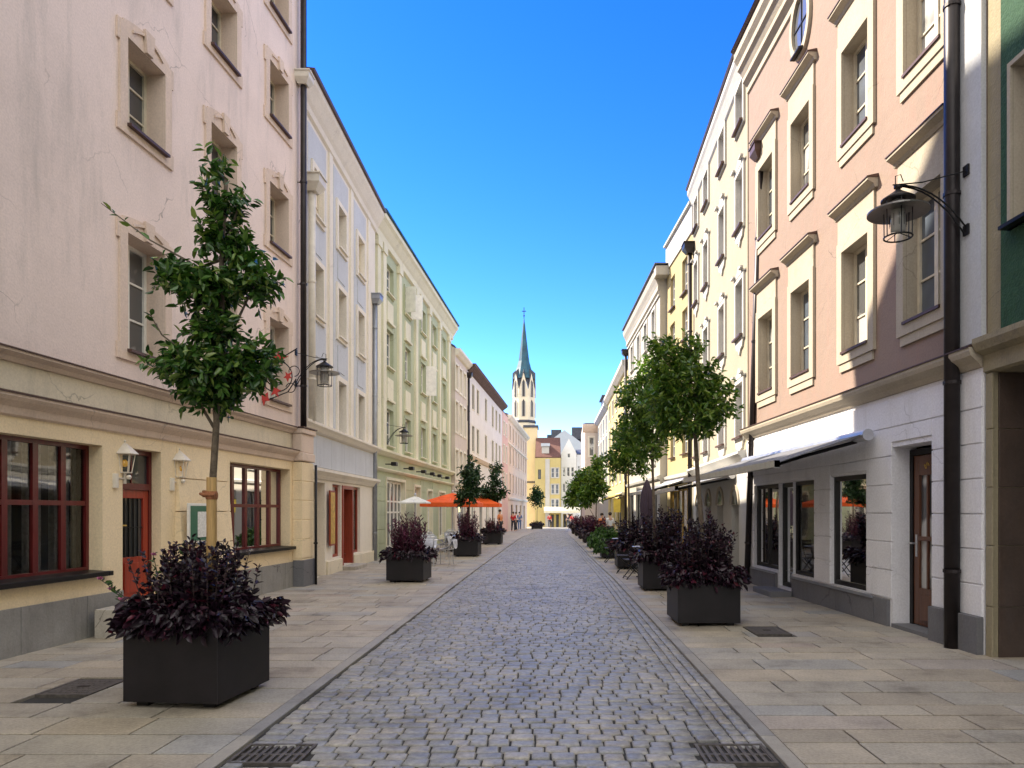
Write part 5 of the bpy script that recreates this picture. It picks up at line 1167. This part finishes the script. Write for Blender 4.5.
# ---- lamps
def bracket_lamp(x, y, z, wallx, label, sc=1., mountz=(.28, -.40), group='wrought iron bracket lamps'):
    """lamp head hanging from a two-rod bracket; (x,y,z) is the shade centre, wall at wallx"""
    e = empty('bracket_lamp', (x, y, z), 0, label, 'street lamp', group)
    dx = wallx-x; s = 1 if dx > 0 else -1; h = .30*sc
    m = MB(); n = 9; U, Dn = mountz
    for off in (0, .05):
        P = []
        for i in range(n):
            t = i/(n-1); P.append((-s*.02+(dx+s*.02)*t, off*.5, h+.02+(Dn-h-off)*t**2.3-off*.5*(t)))
        m.tube(P, .011*sc, 7)
    m.tube([(-s*.06, 0, h+.02), (dx*.35, 0, h+.05), (dx, 0, U+.12)], .008*sc, 6)
    m.tube([(-s*.03, 0, h+.02), (-s*.03, 0, h+.12), (s*.03, 0, h+.14), (s*.06, 0, h+.06)], .007*sc, 6)
    m.lathe([(.05*sc, -.015), (.05*sc, .015)], (0, 0, h), 10)
    for zz in (U+.12, Dn): m.box(min(dx-s*.02, dx+s*.004), max(dx-s*.02, dx+s*.004), -.05, .05, zz-.06, zz+.06)
    m.build('bracket', 'iron', e)
    m = MB(); m.lathe([(.02*sc, .27*sc), (.05*sc, .24*sc), (.20*sc, .14*sc), (.20*sc, .12*sc), (.02*sc, .13*sc)], n=24); m.build('cap', 'iron', e, smooth=False)
    m = MB(); m.lathe([(.17*sc, .03*sc), (.36*sc, -.01*sc), (.362*sc, -.03*sc), (.355*sc, -.032*sc), (.17*sc, .0*sc)], n=36); m.build('shade_disc', 'lampshade', e, smooth=False)
    m = MB(); m.lathe([(.085*sc, .12*sc), (.085*sc, -.26*sc)], n=20); m.build('frosted_cylinder', 'lampglass', e, smooth=True)
    m = MB()
    for k in range(6):
        a = 2*math.pi*k/6+.3; m.tube([(.17*sc*math.cos(a), .17*sc*math.sin(a), .12*sc), (.165*sc*math.cos(a), .165*sc*math.sin(a), -.33*sc)], .007*sc, 5)
    n = 20; 
    for k in range(n):
        a, b = 2*math.pi*k/n, 2*math.pi*(k+1)/n; m.tube([(.165*sc*math.cos(a), .165*sc*math.sin(a), -.33*sc), (.165*sc*math.cos(b), .165*sc*math.sin(b), -.33*sc)], .011*sc, 5, cap=False)
        if k % 2 == 0: m.tube([(.10*sc*math.cos(a), .10*sc*math.sin(a), -.05*sc), (.10*sc*math.cos(a), .10*sc*math.sin(a), -.2*sc)], .003, 3)
    for k in range(3):
        a = 2*math.pi*k/3; m.tube([(0, 0, -.27*sc), (.165*sc*math.cos(a), .165*sc*math.sin(a), -.33*sc)], .006, 4)
    m.build('cage', 'iron', e)
    return e
bracket_lamp(3.965, 8.25, 5.04, rx(8.25)-.062, 'large iron bracket lamp with disc shade on the right, beside the salmon-pink house', .92, (.34, -.22))
bracket_lamp(-4.88, 15.45, 4.58, lx(15.45)+.003, 'iron bracket lamp with disc shade at the corner of the rose-cream house', .88, (.3, -.25))
bracket_lamp(kx(404)*25.2, 25.2, 4.25, -5.785, 'iron bracket lamp on the pale green facade', .85, (.25, -.3))
# ornate iron guild sign
e = empty('guild_sign', (lx(13.9), 13.9, 4.2), 0, 'ornate wrought iron hanging sign with red leaf shapes, beside the brown downpipe', 'hanging sign')
m = MB(); arc = lambda cx, cz, r, a0, a1, n=14: [(cx+r*math.cos(a0+(a1-a0)*i/n), 0, cz+r*math.sin(a0+(a1-a0)*i/n)) for i in range(n+1)]
m.tube([(0, 0, .42), (.45, 0, .40), (.68, 0, .54)], .012, 6); m.tube(arc(.28, 0, .30, 0, 6.28, 28), .011, 6); m.tube(arc(.28, 0, .17, 1, 5.2), .009, 5)
m.tube([(0, 0, -.5), (.2, 0, -.42), (.5, 0, -.30), (.66, 0, -.05)], .011, 6); m.tube(arc(.62, .1, .10, -1.5, 3.4), .009, 5); m.tube(arc(.55, -.22, .09, -2, 3), .009, 5); m.build('scrollwork', 'iron', e)
m = MB()
for (cx, cz, s, a) in ((.32, .34, .16, .3), (.10, .1, .12, 2.2), (.26, -.28, .14, -1.2), (.04, -.42, .15, 3.4), (.50, .0, .11, .9), (-.0, -.2, .1, 2)):
    pts = []
    for k in range(10):
        r = s if k % 2 == 0 else s*.42; t = a+k*math.pi/5; pts.append((cx+r*math.cos(t)*(1.25 if k in (0, 5) else .8), cz+r*math.sin(t)))
    m.prism(pts, -.012, .012, 'y')
m.build('red_leaves', 'rediron', e)
# door lanterns
def lantern(d, v, label):
    u = L1.ud(d); p = L1.root.matrix_basis @ Vector((u, -.032, v)); e = empty('wall_lantern', p, L1.root.rotation_euler.z-math.pi/2, label, 'wall lantern', 'cream lanterns flanking the vermilion door')
    # local +y... build outward along +x of the street
    m = MB(); m.tube([(0, 0, -.19), (0, 0, .0)], .045, 12); m.tube([(0, 0, -.06), (0, .12, -.06), (0, .2, -.06)], .014, 8); m.tube([(0, .2, -.13), (0, .2, .02)], .022, 10); m.lathe([(.02, -.03), (.035, 0), (.02, .03)], (.06, .2, -.04), 8); m.build('bracket', 'lanternwhite', e)
    m = MB(); c = (0, .2, 0)
    for k in range(6):
        a = 2*math.pi*(k+.5)/6; m.tube([(.085*math.cos(a), .2+.085*math.sin(a), .03), (.125*math.cos(a), .2+.125*math.sin(a), .27)], .007, 5)
    m.lathe([(.09, .015), (.095, .03)], c, 6); m.lathe([(.165, .27), (.17, .28), (.10, .35), (.04, .41), (.012, .43), (.02, .45), (.004, .475)], c, 6); m.build('cage', 'lanternwhite', e)
    m = MB(); m.lathe([(.02, .1), (.042, .12), (.045, .17), (.02, .2)], c, 12); m.build('lamp_glass', 'amber', e, smooth=True)
    return e
lantern(9.60, 2.10, 'cream hexagonal wall lantern left of the vermilion door'); lantern(10.88, 2.10, 'cream hexagonal wall lantern right of the vermilion door')
# menu board
p = L1.root.matrix_basis @ Vector((L1.ud(11.02), -.20, 1.41)); e = empty('menu_board', p, L1.root.rotation_euler.z, 'white-framed green menu board on the pier right of the vermilion door', 'menu board')
m = MB(); m.box(-.02, .70, -.03, 0, -.31, .31); m.build('frame', 'wwhite', e, bevel=.005)
m = MB(); m.box(.03, .65, -.036, -.031, -.27, .27); m.build('panel', 'menugreen', e)
m = MB(); m.box(.22, .50, -.04, -.037, -.22, .18); m.build('menu_sheet', 'menuwhite', e)

# downpipes
downpipe('downpipe', 'dark brown downpipe at the far corner of the rose-cream house', lx(15.55)+.13, 15.55, 3.4, 13.2, .065, 'pipebrown', .17, 10.9, 'pipecream', group=None, wx=-.15)
downpipe('downpipe', 'cream downpipe with a large hopper head on the white and blue-grey house', -5.45, 16.35, 3.7, 9.0, .08, 'pipecream', .24, wx=-.18)
downpipe('downpipe', 'grey zinc downpipe between the white and the pale green houses', -5.70, 23.2, 0, 8.4, .07, 'zinc', .20, wx=-.15)
downpipe('downpipe', 'thin black pipe standing at the corner pier of the rose-cream house', -5.15, 15.70, 0, 2.6, .028, 'iron', wx=-.05)
downpipe('downpipe', 'thick dark brown downpipe beside the brown entrance door on the right', rx(8.45)-.13, 8.42, 0, 12, .085, 'pipebrown', wx=.13)
downpipe('downpipe', 'tall dark downpipe with a hopper between the salmon-pink and light cream houses', rx(16.1)-.12, 16.0, 0, 9.3, .065, 'pipebrown', .2, hmat='flash', lean=(.18, -.5), wx=.1)
downpipe('downpipe', 'brown downpipe between the light cream and butter-yellow houses', 4.53, 23.65, 0, 10.2, .07, 'pipebrown', .22, wx=.1)
downpipe('downpipe', 'dark downpipe at the corner of the off-white and bright yellow houses', 3.83, 37.4, 0, 9.8, .07, 'pipebrown', .2, wx=.1)
downpipe('downpipe', 'brown downpipe between the greige and the dark-windowed white house', -4.93, 42.6, 0, 9.6, .07, 'pipebrown', .2, wx=-.1)

# awnings on the right
def awning(d0, d1, wallf, vz, proj, drop, label, mat='greyfab'):
    e = empty('awning', (wallf(d0), d0, vz), 0, label, 'awning'); n = 12
    x0, x1 = 0, wallf(d1)-wallf(d0); L = d1-d0
    m = MB(); m.tube([(-.12, 0, .04), (x1-.12, L, .04)], .085, 12); m.build('cassette', 'alu', e, smooth=False)
    m = MB()
    m.add([(-.16, .06, .06), (x1-.16, L-.06, .06), (x1-proj, L-.06, -drop), (-proj, .06, -drop), (-.16, .06, .048), (x1-.16, L-.06, .048), (x1-proj, L-.06, -drop-.012), (-proj, .06, -drop-.012)], [(0, 1, 2, 3), (7, 6, 5, 4), (0, 4, 5, 1), (1, 5, 6, 2), (2, 6, 7, 3), (3, 7, 4, 0)])
    m.build('fabric', mat, e)
    m = MB(); m.box(-proj-.05, -proj+.03, .0, .02, -drop-.08, -drop+.03); m.add([(-proj-.05, 0, -drop-.07), (-proj+.03, 0, -drop-.07), (-proj+.03, 0, -drop+.03), (-proj-.05, 0, -drop+.03), (x1-proj-.05, L, -drop-.07), (x1-proj+.03, L, -drop-.07), (x1-proj+.03, L, -drop+.03), (x1-proj-.05, L, -drop+.03)], [(0, 1, 2, 3), (4, 5, 6, 7), (0, 1, 5, 4), (1, 2, 6, 5), (2, 3, 7, 6), (3, 0, 4, 7)]); m.build('front_bar', 'alu', e)
    for yy, s in ((.35, 1), (L-.35, -1)):
        xx = x1*yy/L; m = MB(); m.tube([(xx-.12, yy, -.03), (xx-proj*.55, yy+s*.5, -drop*.5-.04), (xx-proj, yy, -drop-.04)], .028, 8); m.build('folding_arm', 'iron', e)
    return e
awning(10.35, 16.0, lambda d: rx(d)-.05, 2.66, 1.42, .36, 'long grey retractable awning over the shop windows of the salmon-pink house')
awning(17.3, 22.6, lambda d: 4.42+.033*(d-16.27), 2.42, 1.45, .25, 'white awning over the arched openings of the light cream house', 'whitefab')
awning(24.2, 27.5, lambda d: 4.62-.05*(d-23.8), 2.6, 1.5, .35, 'pale awning under the butter-yellow house behind the closed parasol', 'whitefab')
awning(38.5, 42.5, lambda d: 3.92, 2.5, 1.2, .3, 'yellow awning at the bright yellow house', 'yellowfab')
# parasols
def parasol(x, y, half, rim, apex, mat, label, base=True, val=.16):
    z = gz(y); e = empty('parasol', (x, y, z), 0, label, 'parasol'); m = MB(); n = 4; k = 6
    corners = [(-half, -half), (half, -half), (half, half), (-half, half)]; ring = []
    for c in range(4):
        a, b = corners[c], corners[(c+1) % 4]
        for i in range(2): t = i/2; ring.append((a[0]+(b[0]-a[0])*t, a[1]+(b[1]-a[1])*t))
    m8 = len(ring); vs = []
    for j in range(5):
        t = j/4
        for i, (rx_, ry_) in enumerate(ring):
            sag = -.05*math.sin(math.pi*t)*(1 if i % 2 else 0)
            vs.append((rx_*t if j else 0, ry_*t if j else 0, apex+(rim-apex)*t**1.08+sag))
    vs += [(p[0], p[1], rim-val) for p in ring]
    fs = [(j*m8+i, j*m8+(i+1) % m8, (j+1)*m8+(i+1) % m8, (j+1)*m8+i) for j in range(5) for i in range(m8)]
    m.add(vs, fs); cp = m.build('canopy', mat, e); so = cp.modifiers.new('s', 'SOLIDIFY'); so.thickness = .008
    m = MB(); m.tube([(0, 0, 0), (0, 0, apex+.08)], .025, 10); m.lathe([(.03, 0), (.05, .03), (.01, .08)], (0, 0, apex+.03), 8); m.build('pole', 'alu', e)
    m = MB()
    for (rx_, ry_) in ring: m.tube([(0, 0, apex-.06), (rx_*.98, ry_*.98, rim-.02)], .009, 4)
    m.build('ribs', 'alu', e)
    m = MB(); m.box(-.28, .28, -.28, .28, 0, .06); m.build('base_plate', 'castiron', e)
    return e
parasol(-4.0, 29, 1.12, 1.93, 2.33, 'orange', 'larger orange parasol over the cafe tables on the left pavement')
parasol(-3.45, 35, .95, 1.95, 2.35, 'orange', 'smaller orange parasol behind the small conical tree')
parasol(kx(415)*25, 25, .47, 1.90, 2.12, 'whitefab', 'small white parasol in front of the pale green house', val=.04)
# closed parasol
e = empty('closed_parasol', (kx(645)*19.0+.05, 19.0, 0), 0, 'closed aubergine parasol standing among the right planters', 'parasol')
m = MB(); prof = [(.03, 2.42), (.07, 2.30), (.13, 2.05), (.15, 1.75), (.13, 1.45), (.15, 1.25), (.13, 1.22)]; vs = []; n = 24
for r, z in prof:
    for k in range(n): rr = r*(1+.22*math.cos(k*math.pi/1.5)*(1 if r > .05 else .2)); vs.append((rr*math.cos(2*math.pi*k/n), rr*math.sin(2*math.pi*k/n), z))
m.add(vs, [(j*n+k, j*n+(k+1) % n, (j+1)*n+(k+1) % n, (j+1)*n+k) for j in range(len(prof)-1) for k in range(n)]); m.build('folded_canopy', 'purplefab', e)
m = MB(); m.tube([(0, 0, 0), (0, 0, 2.48)], .022, 8); m.build('pole', 'alu', e); m = MB(); m.box(-.25, .25, -.25, .25, 0, .06); m.build('base_plate', 'castiron', e)
# banner
e = empty('yellow_banner', (kx(617)*27, 27.0, 1.55), 0, 'square yellow cloth banner hanging above the green shrubs on the right', 'banner'); m = MB(); m.box(-.13, .13, -.01, .01, 0, .5); m.build('cloth', 'yellowfab', e); m = MB(); m.tube([(-.14, 0, .51), (.14, 0, .51)], .012, 6); m.tube([(.14, 0, -1.55), (.14, 0, .56)], .015, 6); m.build('pole', 'iron', e)

# folding chairs on the right, cafe chairs on the left
def folding_chair():
    e = empty('folding_chair', (0, 0, 0), 0, 'x', 'chair', 'dark folding chairs between the right planters')
    for s in (-1, 1):
        m = MB(); m.tube([(s*.2, .22, 0), (s*.2, -.15, .46), (s*.2, -.24, .86)], .013, 6); m.build('leg', 'iron', e)
        m = MB(); m.tube([(s*.175, -.26, 0), (s*.175, .2, .45)], .013, 6); m.build('leg', 'iron', e)
    m = MB()
    for i in range(6): m.box(-.2, .2, -.18+i*.068, -.125+i*.068, .45, .465)
    m.build('seat', 'shutter', e)
    m = MB()
    for z in (.66, .74, .82): m.box(-.2, .2, -.235-(z-.74)*.2, -.215-(z-.74)*.2, z-.025, z+.025)
    m.build('backrest', 'shutter', e); m = MB(); m.tube([(-.2, .2, .06), (.2, .2, .06)], .01, 5); m.tube([(-.175, -.22, .06), (.175, -.22, .06)], .01, 5); m.build('stretcher', 'iron', e)
    return e
def cafe_table(x, y, label, top='alu', grp=None):
    e = empty('cafe_table', (x, y, gz(y)), 0, label, 'table', grp); m = MB(); m.lathe([(.33, .72), (.34, .725), (.34, .74), (.33, .745)], n=24); m.build('table_top', top, e)
    m = MB(); m.tube([(0, 0, .03), (0, 0, .72)], .022, 8); m.build('column', 'iron', e)
    m = MB()
    for k in range(4): a = k*math.pi/2+.4; m.tube([(0, 0, .07), (.26*math.cos(a), .26*math.sin(a), .015)], .015, 6)
    m.build('foot', 'iron', e); return e
fc = folding_chair()
spots = [(1.93, 17.0, 1.7, 'dark slatted folding chair just behind the second right planter, nearest the kerb'), (2.62, 17.3, -1.5, 'dark folding chair on the wall side of the small table behind the second right planter'),
         (1.9, 18.6, 1.4, 'dark folding chair close in front of the third right planter, kerb side'), (1.85, 22.3, 1.6, 'dark folding chair behind the third right planter, kerb side'), (2.6, 22.5, -1.6, 'dark folding chair behind the third right planter, wall side')]
for i, (x, y, a, lb) in enumerate(spots):
    o = fc if i == 0 else copy_tree(fc); o.location = (x, y, 0); o.rotation_euler.z = a; o['label'] = lb
cafe_table(2.28, 17.5, 'small round cafe table between the second and third right planters', 'alu', 'cafe tables on the right'); cafe_table(2.22, 22.6, 'small round cafe table behind the third right planter', 'alu', 'cafe tables on the right')
def cafe_chair():
    e = empty('cafe_chair', (0, 0, 0), 0, 'x', 'chair', 'pale cafe chairs round the left terrace tables')
    for sx in (-1, 1):
        for sy in (-1, 1):
            m = MB(); m.tube([(sx*.2, sy*.2, 0), (sx*.19, sy*.19, .45), (sx*.19, sy*.22, .45 if sy > 0 else .46)], .012, 6); m.build('leg', 'alu', e)
    m = MB(); m.box(-.22, .22, -.22, .22, .45, .475); m.build('seat', 'alu', e, bevel=.008)
    m = MB(); P = [(-.21, -.2, .47), (-.22, -.25, .78), (-.12, -.28, .86), (.12, -.28, .86), (.22, -.25, .78), (.21, -.2, .47)]; m.tube(P, .012, 6)
    for z in (.6, .68, .76): m.box(-.21, .21, -.262, -.252, z-.02, z+.02)
    m.build('backrest', 'alu', e)
    m = MB(); m.add([(-.24, -.24, .485), (.24, -.23, .49), (.25, .25, .49), (-.25, .24, .485), (-.25, -.30, .90), (.22, -.31, .91), (.24, -.36, .45), (-.22, -.35, .42), (.25, .27, .30), (-.24, .26, .34)],
                   [(0, 1, 2, 3), (0, 1, 5, 4), (4, 5, 6, 7), (3, 2, 8, 9)]); b = m.build('blanket', 'blanket', e); so = b.modifiers.new('s', 'SOLIDIFY'); so.thickness = .02
    sb = b.modifiers.new('q', 'SUBSURF'); sb.levels = 2; sb.render_levels = 2
    return e
cc = cafe_chair(); q = 0
names = ['nearest the kerb', 'nearest the facade']
for t, (x, y) in enumerate(((-3.75, 21.6), (-4.3, 24.3), (-4.0, 28.3))):
    cafe_table(x, y, ['round terrace table nearest the camera, left of the third planter', 'round terrace table under the small white parasol', 'round terrace table under the larger orange parasol'][t], 'whitefab', 'cafe tables on the left')
    for k, (dx, dy, a) in enumerate(((.55, -.1, 1.4), (-.55, .1, -1.6), (.1, -.6, 0.1), (-.05, .6, 3.2))):
        o = cc if q == 0 else copy_tree(cc); q += 1; o.location = (x+dx, y+dy, 0); o.rotation_euler.z = a
        o['label'] = 'pale blanketed chair on the %s side of the %s' % (('kerb', 'house', 'near', 'far')[k], ('nearest left terrace table', 'table under the white parasol', 'table under the orange parasol')[t])

for x, y, a, lb in ((5.35, 11.35, 1.2, 'pale chair with a blanket displayed inside the single shop window on the right'), (5.35, 13.2, 1.9, 'pale chair standing inside the shop window beside the glass shop door')):
    o = copy_tree(cc); o.location = (x, y, .43); o.rotation_euler.z = a; o['label'] = lb; o['group'] = 'pale chairs in the shop windows'
# ================================================================== PEOPLE
def person(x, y, rz, label, top, bottom, h=1.7, pose='walk', hair='hair', z=None):
    e = empty('person', (x, y, gz(y) if z is None else z), rz, label, 'person'); s = h/1.75
    st = {'walk': (.22, -.20, .18, -.16), 'stand': (.03, -.03, .04, .02)}[pose] if pose != 'sit' else None
    a, b, c, d = st if st else (0, 0, 0, 0)
    J = {'pel': (0, 0, .95), 'wai': (0, -.01, 1.12), 'che': (0, 0, 1.34), 'nck': (0, .01, 1.50), 'hd1': (0, -.015, 1.60), 'hd2': (0, -.01, 1.71)}
    for sg, n_ in ((-1, 'l'), (1, 'r')):
        f = a if sg < 0 else b; g = c if sg > 0 else d
        J.update({'hp'+n_: (sg*.10, 0, .92), 'kn'+n_: (sg*.11, -f*.65-.03, .50), 'an'+n_: (sg*.11, -f*1.2+(.08 if f < 0 else 0), .09), 'to'+n_: (sg*.12, -f*1.2-.14+(.08 if f < 0 else 0), .035),
                  'sh'+n_: (sg*.18, 0, 1.42), 'el'+n_: (sg*.24, -g*.5+.02, 1.14), 'wr'+n_: (sg*.23, -g*1.1-.06, .90), 'ha'+n_: (sg*.225, -g*1.2-.09, .82)})
    if pose == 'sit':
        for k in J: J[k] = (J[k][0], J[k][1], J[k][2]-.47)
        for sg, n_ in ((-1, 'l'), (1, 'r')):
            J['kn'+n_] = (sg*.13, -.44, .50); J['an'+n_] = (sg*.13, -.42, .09); J['to'+n_] = (sg*.13, -.56, .035); J['el'+n_] = (sg*.25, -.1, .70); J['wr'+n_] = (sg*.17, -.32, .68); J['ha'+n_] = (sg*.13, -.40, .68)
    RAD = {'pel': .135, 'wai': .115, 'che': .135, 'nck': .055, 'hd1': .078, 'hd2': .082, 'hp': .09, 'kn': .062, 'an': .042, 'to': .035, 'sh': .06, 'el': .042, 'wr': .03, 'ha': .035}
    def skin(name, keys, edges, mat, extra=0., par=e, root=None):
        me = bpy.data.meshes.new(name); me.from_pydata([tuple(v*s for v in J[k]) for k in keys], [(keys.index(p), keys.index(q)) for p, q in edges], [])
        me.materials.append(M[mat]); o = bpy.data.objects.new(name, me); COL.objects.link(o); o.parent = par
        md = o.modifiers.new('sk', 'SKIN'); me.skin_vertices or None
        bm = bmesh.new(); bm.from_mesh(me); lay = bm.verts.layers.skin.verify(); bm.verts.ensure_lookup_table()
        for i, k in enumerate(keys):
            r = RAD.get(k, RAD.get(k[:2], .05))*s+extra; bm.verts[i][lay].radius = (r, r*.8 if k in ('pel', 'wai', 'che') else r); bm.verts[i][lay].use_root = (k == (root or keys[0]))
        bm.to_mesh(me); bm.free(); sb = o.modifiers.new('ss', 'SUBSURF'); sb.levels = 1; sb.render_levels = 1; me.polygons.foreach_set('use_smooth', [True]*len(me.polygons)); return o
    keys = list(J); E = [('pel', 'wai'), ('wai', 'che'), ('che', 'nck'), ('nck', 'hd1'), ('hd1', 'hd2')]
    for n_ in 'lr': E += [('pel', 'hp'+n_), ('hp'+n_, 'kn'+n_), ('kn'+n_, 'an'+n_), ('an'+n_, 'to'+n_), ('che', 'sh'+n_), ('sh'+n_, 'el'+n_), ('el'+n_, 'wr'+n_), ('wr'+n_, 'ha'+n_)]
    skin('body', keys, E, 'skin')
    skin('shirt', ['pel', 'wai', 'che', 'shl', 'ell', 'shr', 'elr'], [('pel', 'wai'), ('wai', 'che'), ('che', 'shl'), ('shl', 'ell'), ('che', 'shr'), ('shr', 'elr')], top, .018)
    skin('trousers', ['pel', 'hpl', 'knl', 'anl', 'hpr', 'knr', 'anr'], [('pel', 'hpl'), ('hpl', 'knl'), ('knl', 'anl'), ('pel', 'hpr'), ('hpr', 'knr'), ('knr', 'anr')], bottom, .014)
    c = Vector(J['hd2'])*s; m = MB(); m.lathe([(.055, -.09), (.092, -.03), (.095, .03), (.065, .075), (.01, .095)], (c.x, c.y+.018, c.z), 12); m.build('hair', hair, e, smooth=True)
    m = MB(); m.lathe([(.006, -.02), (.014, 0), (.004, .02)], (c.x, c.y-.092*s, c.z-.06), 6); m.build('nose', 'skin', e)
    return e
person(kx(549.5)*88, 88, R(5), 'person in a red top walking down the middle of the street', 'cred', 'cdark', 1.7)
person(kx(610)*37.2, 37.2, R(200), 'person in a white shirt and dark trousers standing by the right planters', 'cwhite', 'cdark', 1.62, 'stand', z=-.12)
person(kx(603)*38.0, 38.8, R(20), 'person in an orange top next to the white-shirted one', 'corange', 'cdark', 1.55, 'stand', z=-.1)
person(kx(516)*66, 66, R(-80), 'person in pale clothes at the shop doors of the peach house', 'cwhite', 'cdark', 1.7, 'stand')
person(kx(519.5)*70, 70, R(10), 'person in blue walking beside the peach house', 'cblue', 'cblue', 1.75)
person(kx(513)*63, 63.5, R(160), 'person in dark red standing in front of the slim pink house', 'cred', 'cdark', 1.7, 'stand')
person(kx(500)*45, 45, R(60), 'person in orange behind the fourth left planter', 'corange', 'cdark', 1.65, 'stand')
person(kx(572)*86, 86, R(30), 'person in dark red at the end of the street near the right kerb', 'cred', 'cdark', 1.7, 'stand')
person(kx(568)*90, 90, R(-30), 'person in dark clothes before the far cafe', 'cdark', 'cdark', 1.75, 'stand')

# ================================================================== LIGHT, SKY, CAMERA
w = bpy.data.worlds.new('World'); S.world = w; w.use_nodes = True; nt = w.node_tree
bg = nt.nodes['Background']; sky = nt.nodes.new('ShaderNodeTexSky'); sky.sky_type = 'NISHITA'; sky.sun_disc = False
sdir = Vector((-10.2, 4.8, 10.0)).normalized()          # towards the sun
sky.sun_elevation = math.asin(sdir.z); sky.sun_rotation = math.atan2(sdir.x, sdir.y)
sky.air_density = 1.0; sky.dust_density = .1; sky.ozone_density = 3.0; sky.altitude = 800
hs = N(nt, 'ShaderNodeHueSaturation', Saturation=1.36, Hue=.5145); gm = N(nt, 'ShaderNodeGamma', Gamma=1.22)
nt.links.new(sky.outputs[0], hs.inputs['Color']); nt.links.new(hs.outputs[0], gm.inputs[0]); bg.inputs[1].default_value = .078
# blue sky ahead; unseen white cloud added overhead and behind to brighten the street
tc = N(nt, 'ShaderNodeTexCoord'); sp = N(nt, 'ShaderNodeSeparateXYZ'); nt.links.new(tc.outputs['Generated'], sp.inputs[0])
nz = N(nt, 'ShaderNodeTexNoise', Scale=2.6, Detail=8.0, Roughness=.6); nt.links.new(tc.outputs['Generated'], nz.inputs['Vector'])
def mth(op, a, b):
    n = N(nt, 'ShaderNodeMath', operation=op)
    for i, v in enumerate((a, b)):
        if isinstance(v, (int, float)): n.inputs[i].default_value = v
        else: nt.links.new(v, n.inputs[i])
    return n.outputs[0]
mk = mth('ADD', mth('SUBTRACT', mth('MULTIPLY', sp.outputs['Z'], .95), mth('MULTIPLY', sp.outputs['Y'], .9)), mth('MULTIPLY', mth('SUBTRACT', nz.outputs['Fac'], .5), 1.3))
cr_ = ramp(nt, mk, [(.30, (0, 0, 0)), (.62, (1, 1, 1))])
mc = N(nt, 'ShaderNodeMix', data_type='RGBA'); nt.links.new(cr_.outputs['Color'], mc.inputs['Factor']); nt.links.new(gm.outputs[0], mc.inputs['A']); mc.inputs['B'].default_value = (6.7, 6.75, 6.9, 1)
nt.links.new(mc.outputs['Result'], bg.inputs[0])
sl = bpy.data.lights.new('sun', 'SUN'); sl.energy = 3.05; sl.angle = R(.53); sl.color = (1, .90, .76)
so = bpy.data.objects.new('sun', sl); COL.objects.link(so); so.rotation_euler = (-sdir).to_track_quat('-Z', 'Y').to_euler(); so.location = (-20, 10, 30)
cam = bpy.data.cameras.new('camera'); cam.sensor_width = 36; cam.lens = 36*FPX/1024; cam.shift_x = (512-CX)/1024; cam.shift_y = (HY-384)/1024; cam.clip_end = 5000
co = bpy.data.objects.new('camera', cam); COL.objects.link(co); co.location = (0, 0, EYE); co.rotation_euler = (math.pi/2, 0, 0); S.camera = co
S.view_settings.view_transform = 'Standard'; S.view_settings.look = 'None'; S.view_settings.exposure = 2.04; S.view_settings.gamma = 1
S.view_settings.use_white_balance = True; S.view_settings.white_balance_temperature = 6850; S.view_settings.white_balance_tint = 10
S.cycles.max_bounces = 8; S.cycles.diffuse_bounces = 5
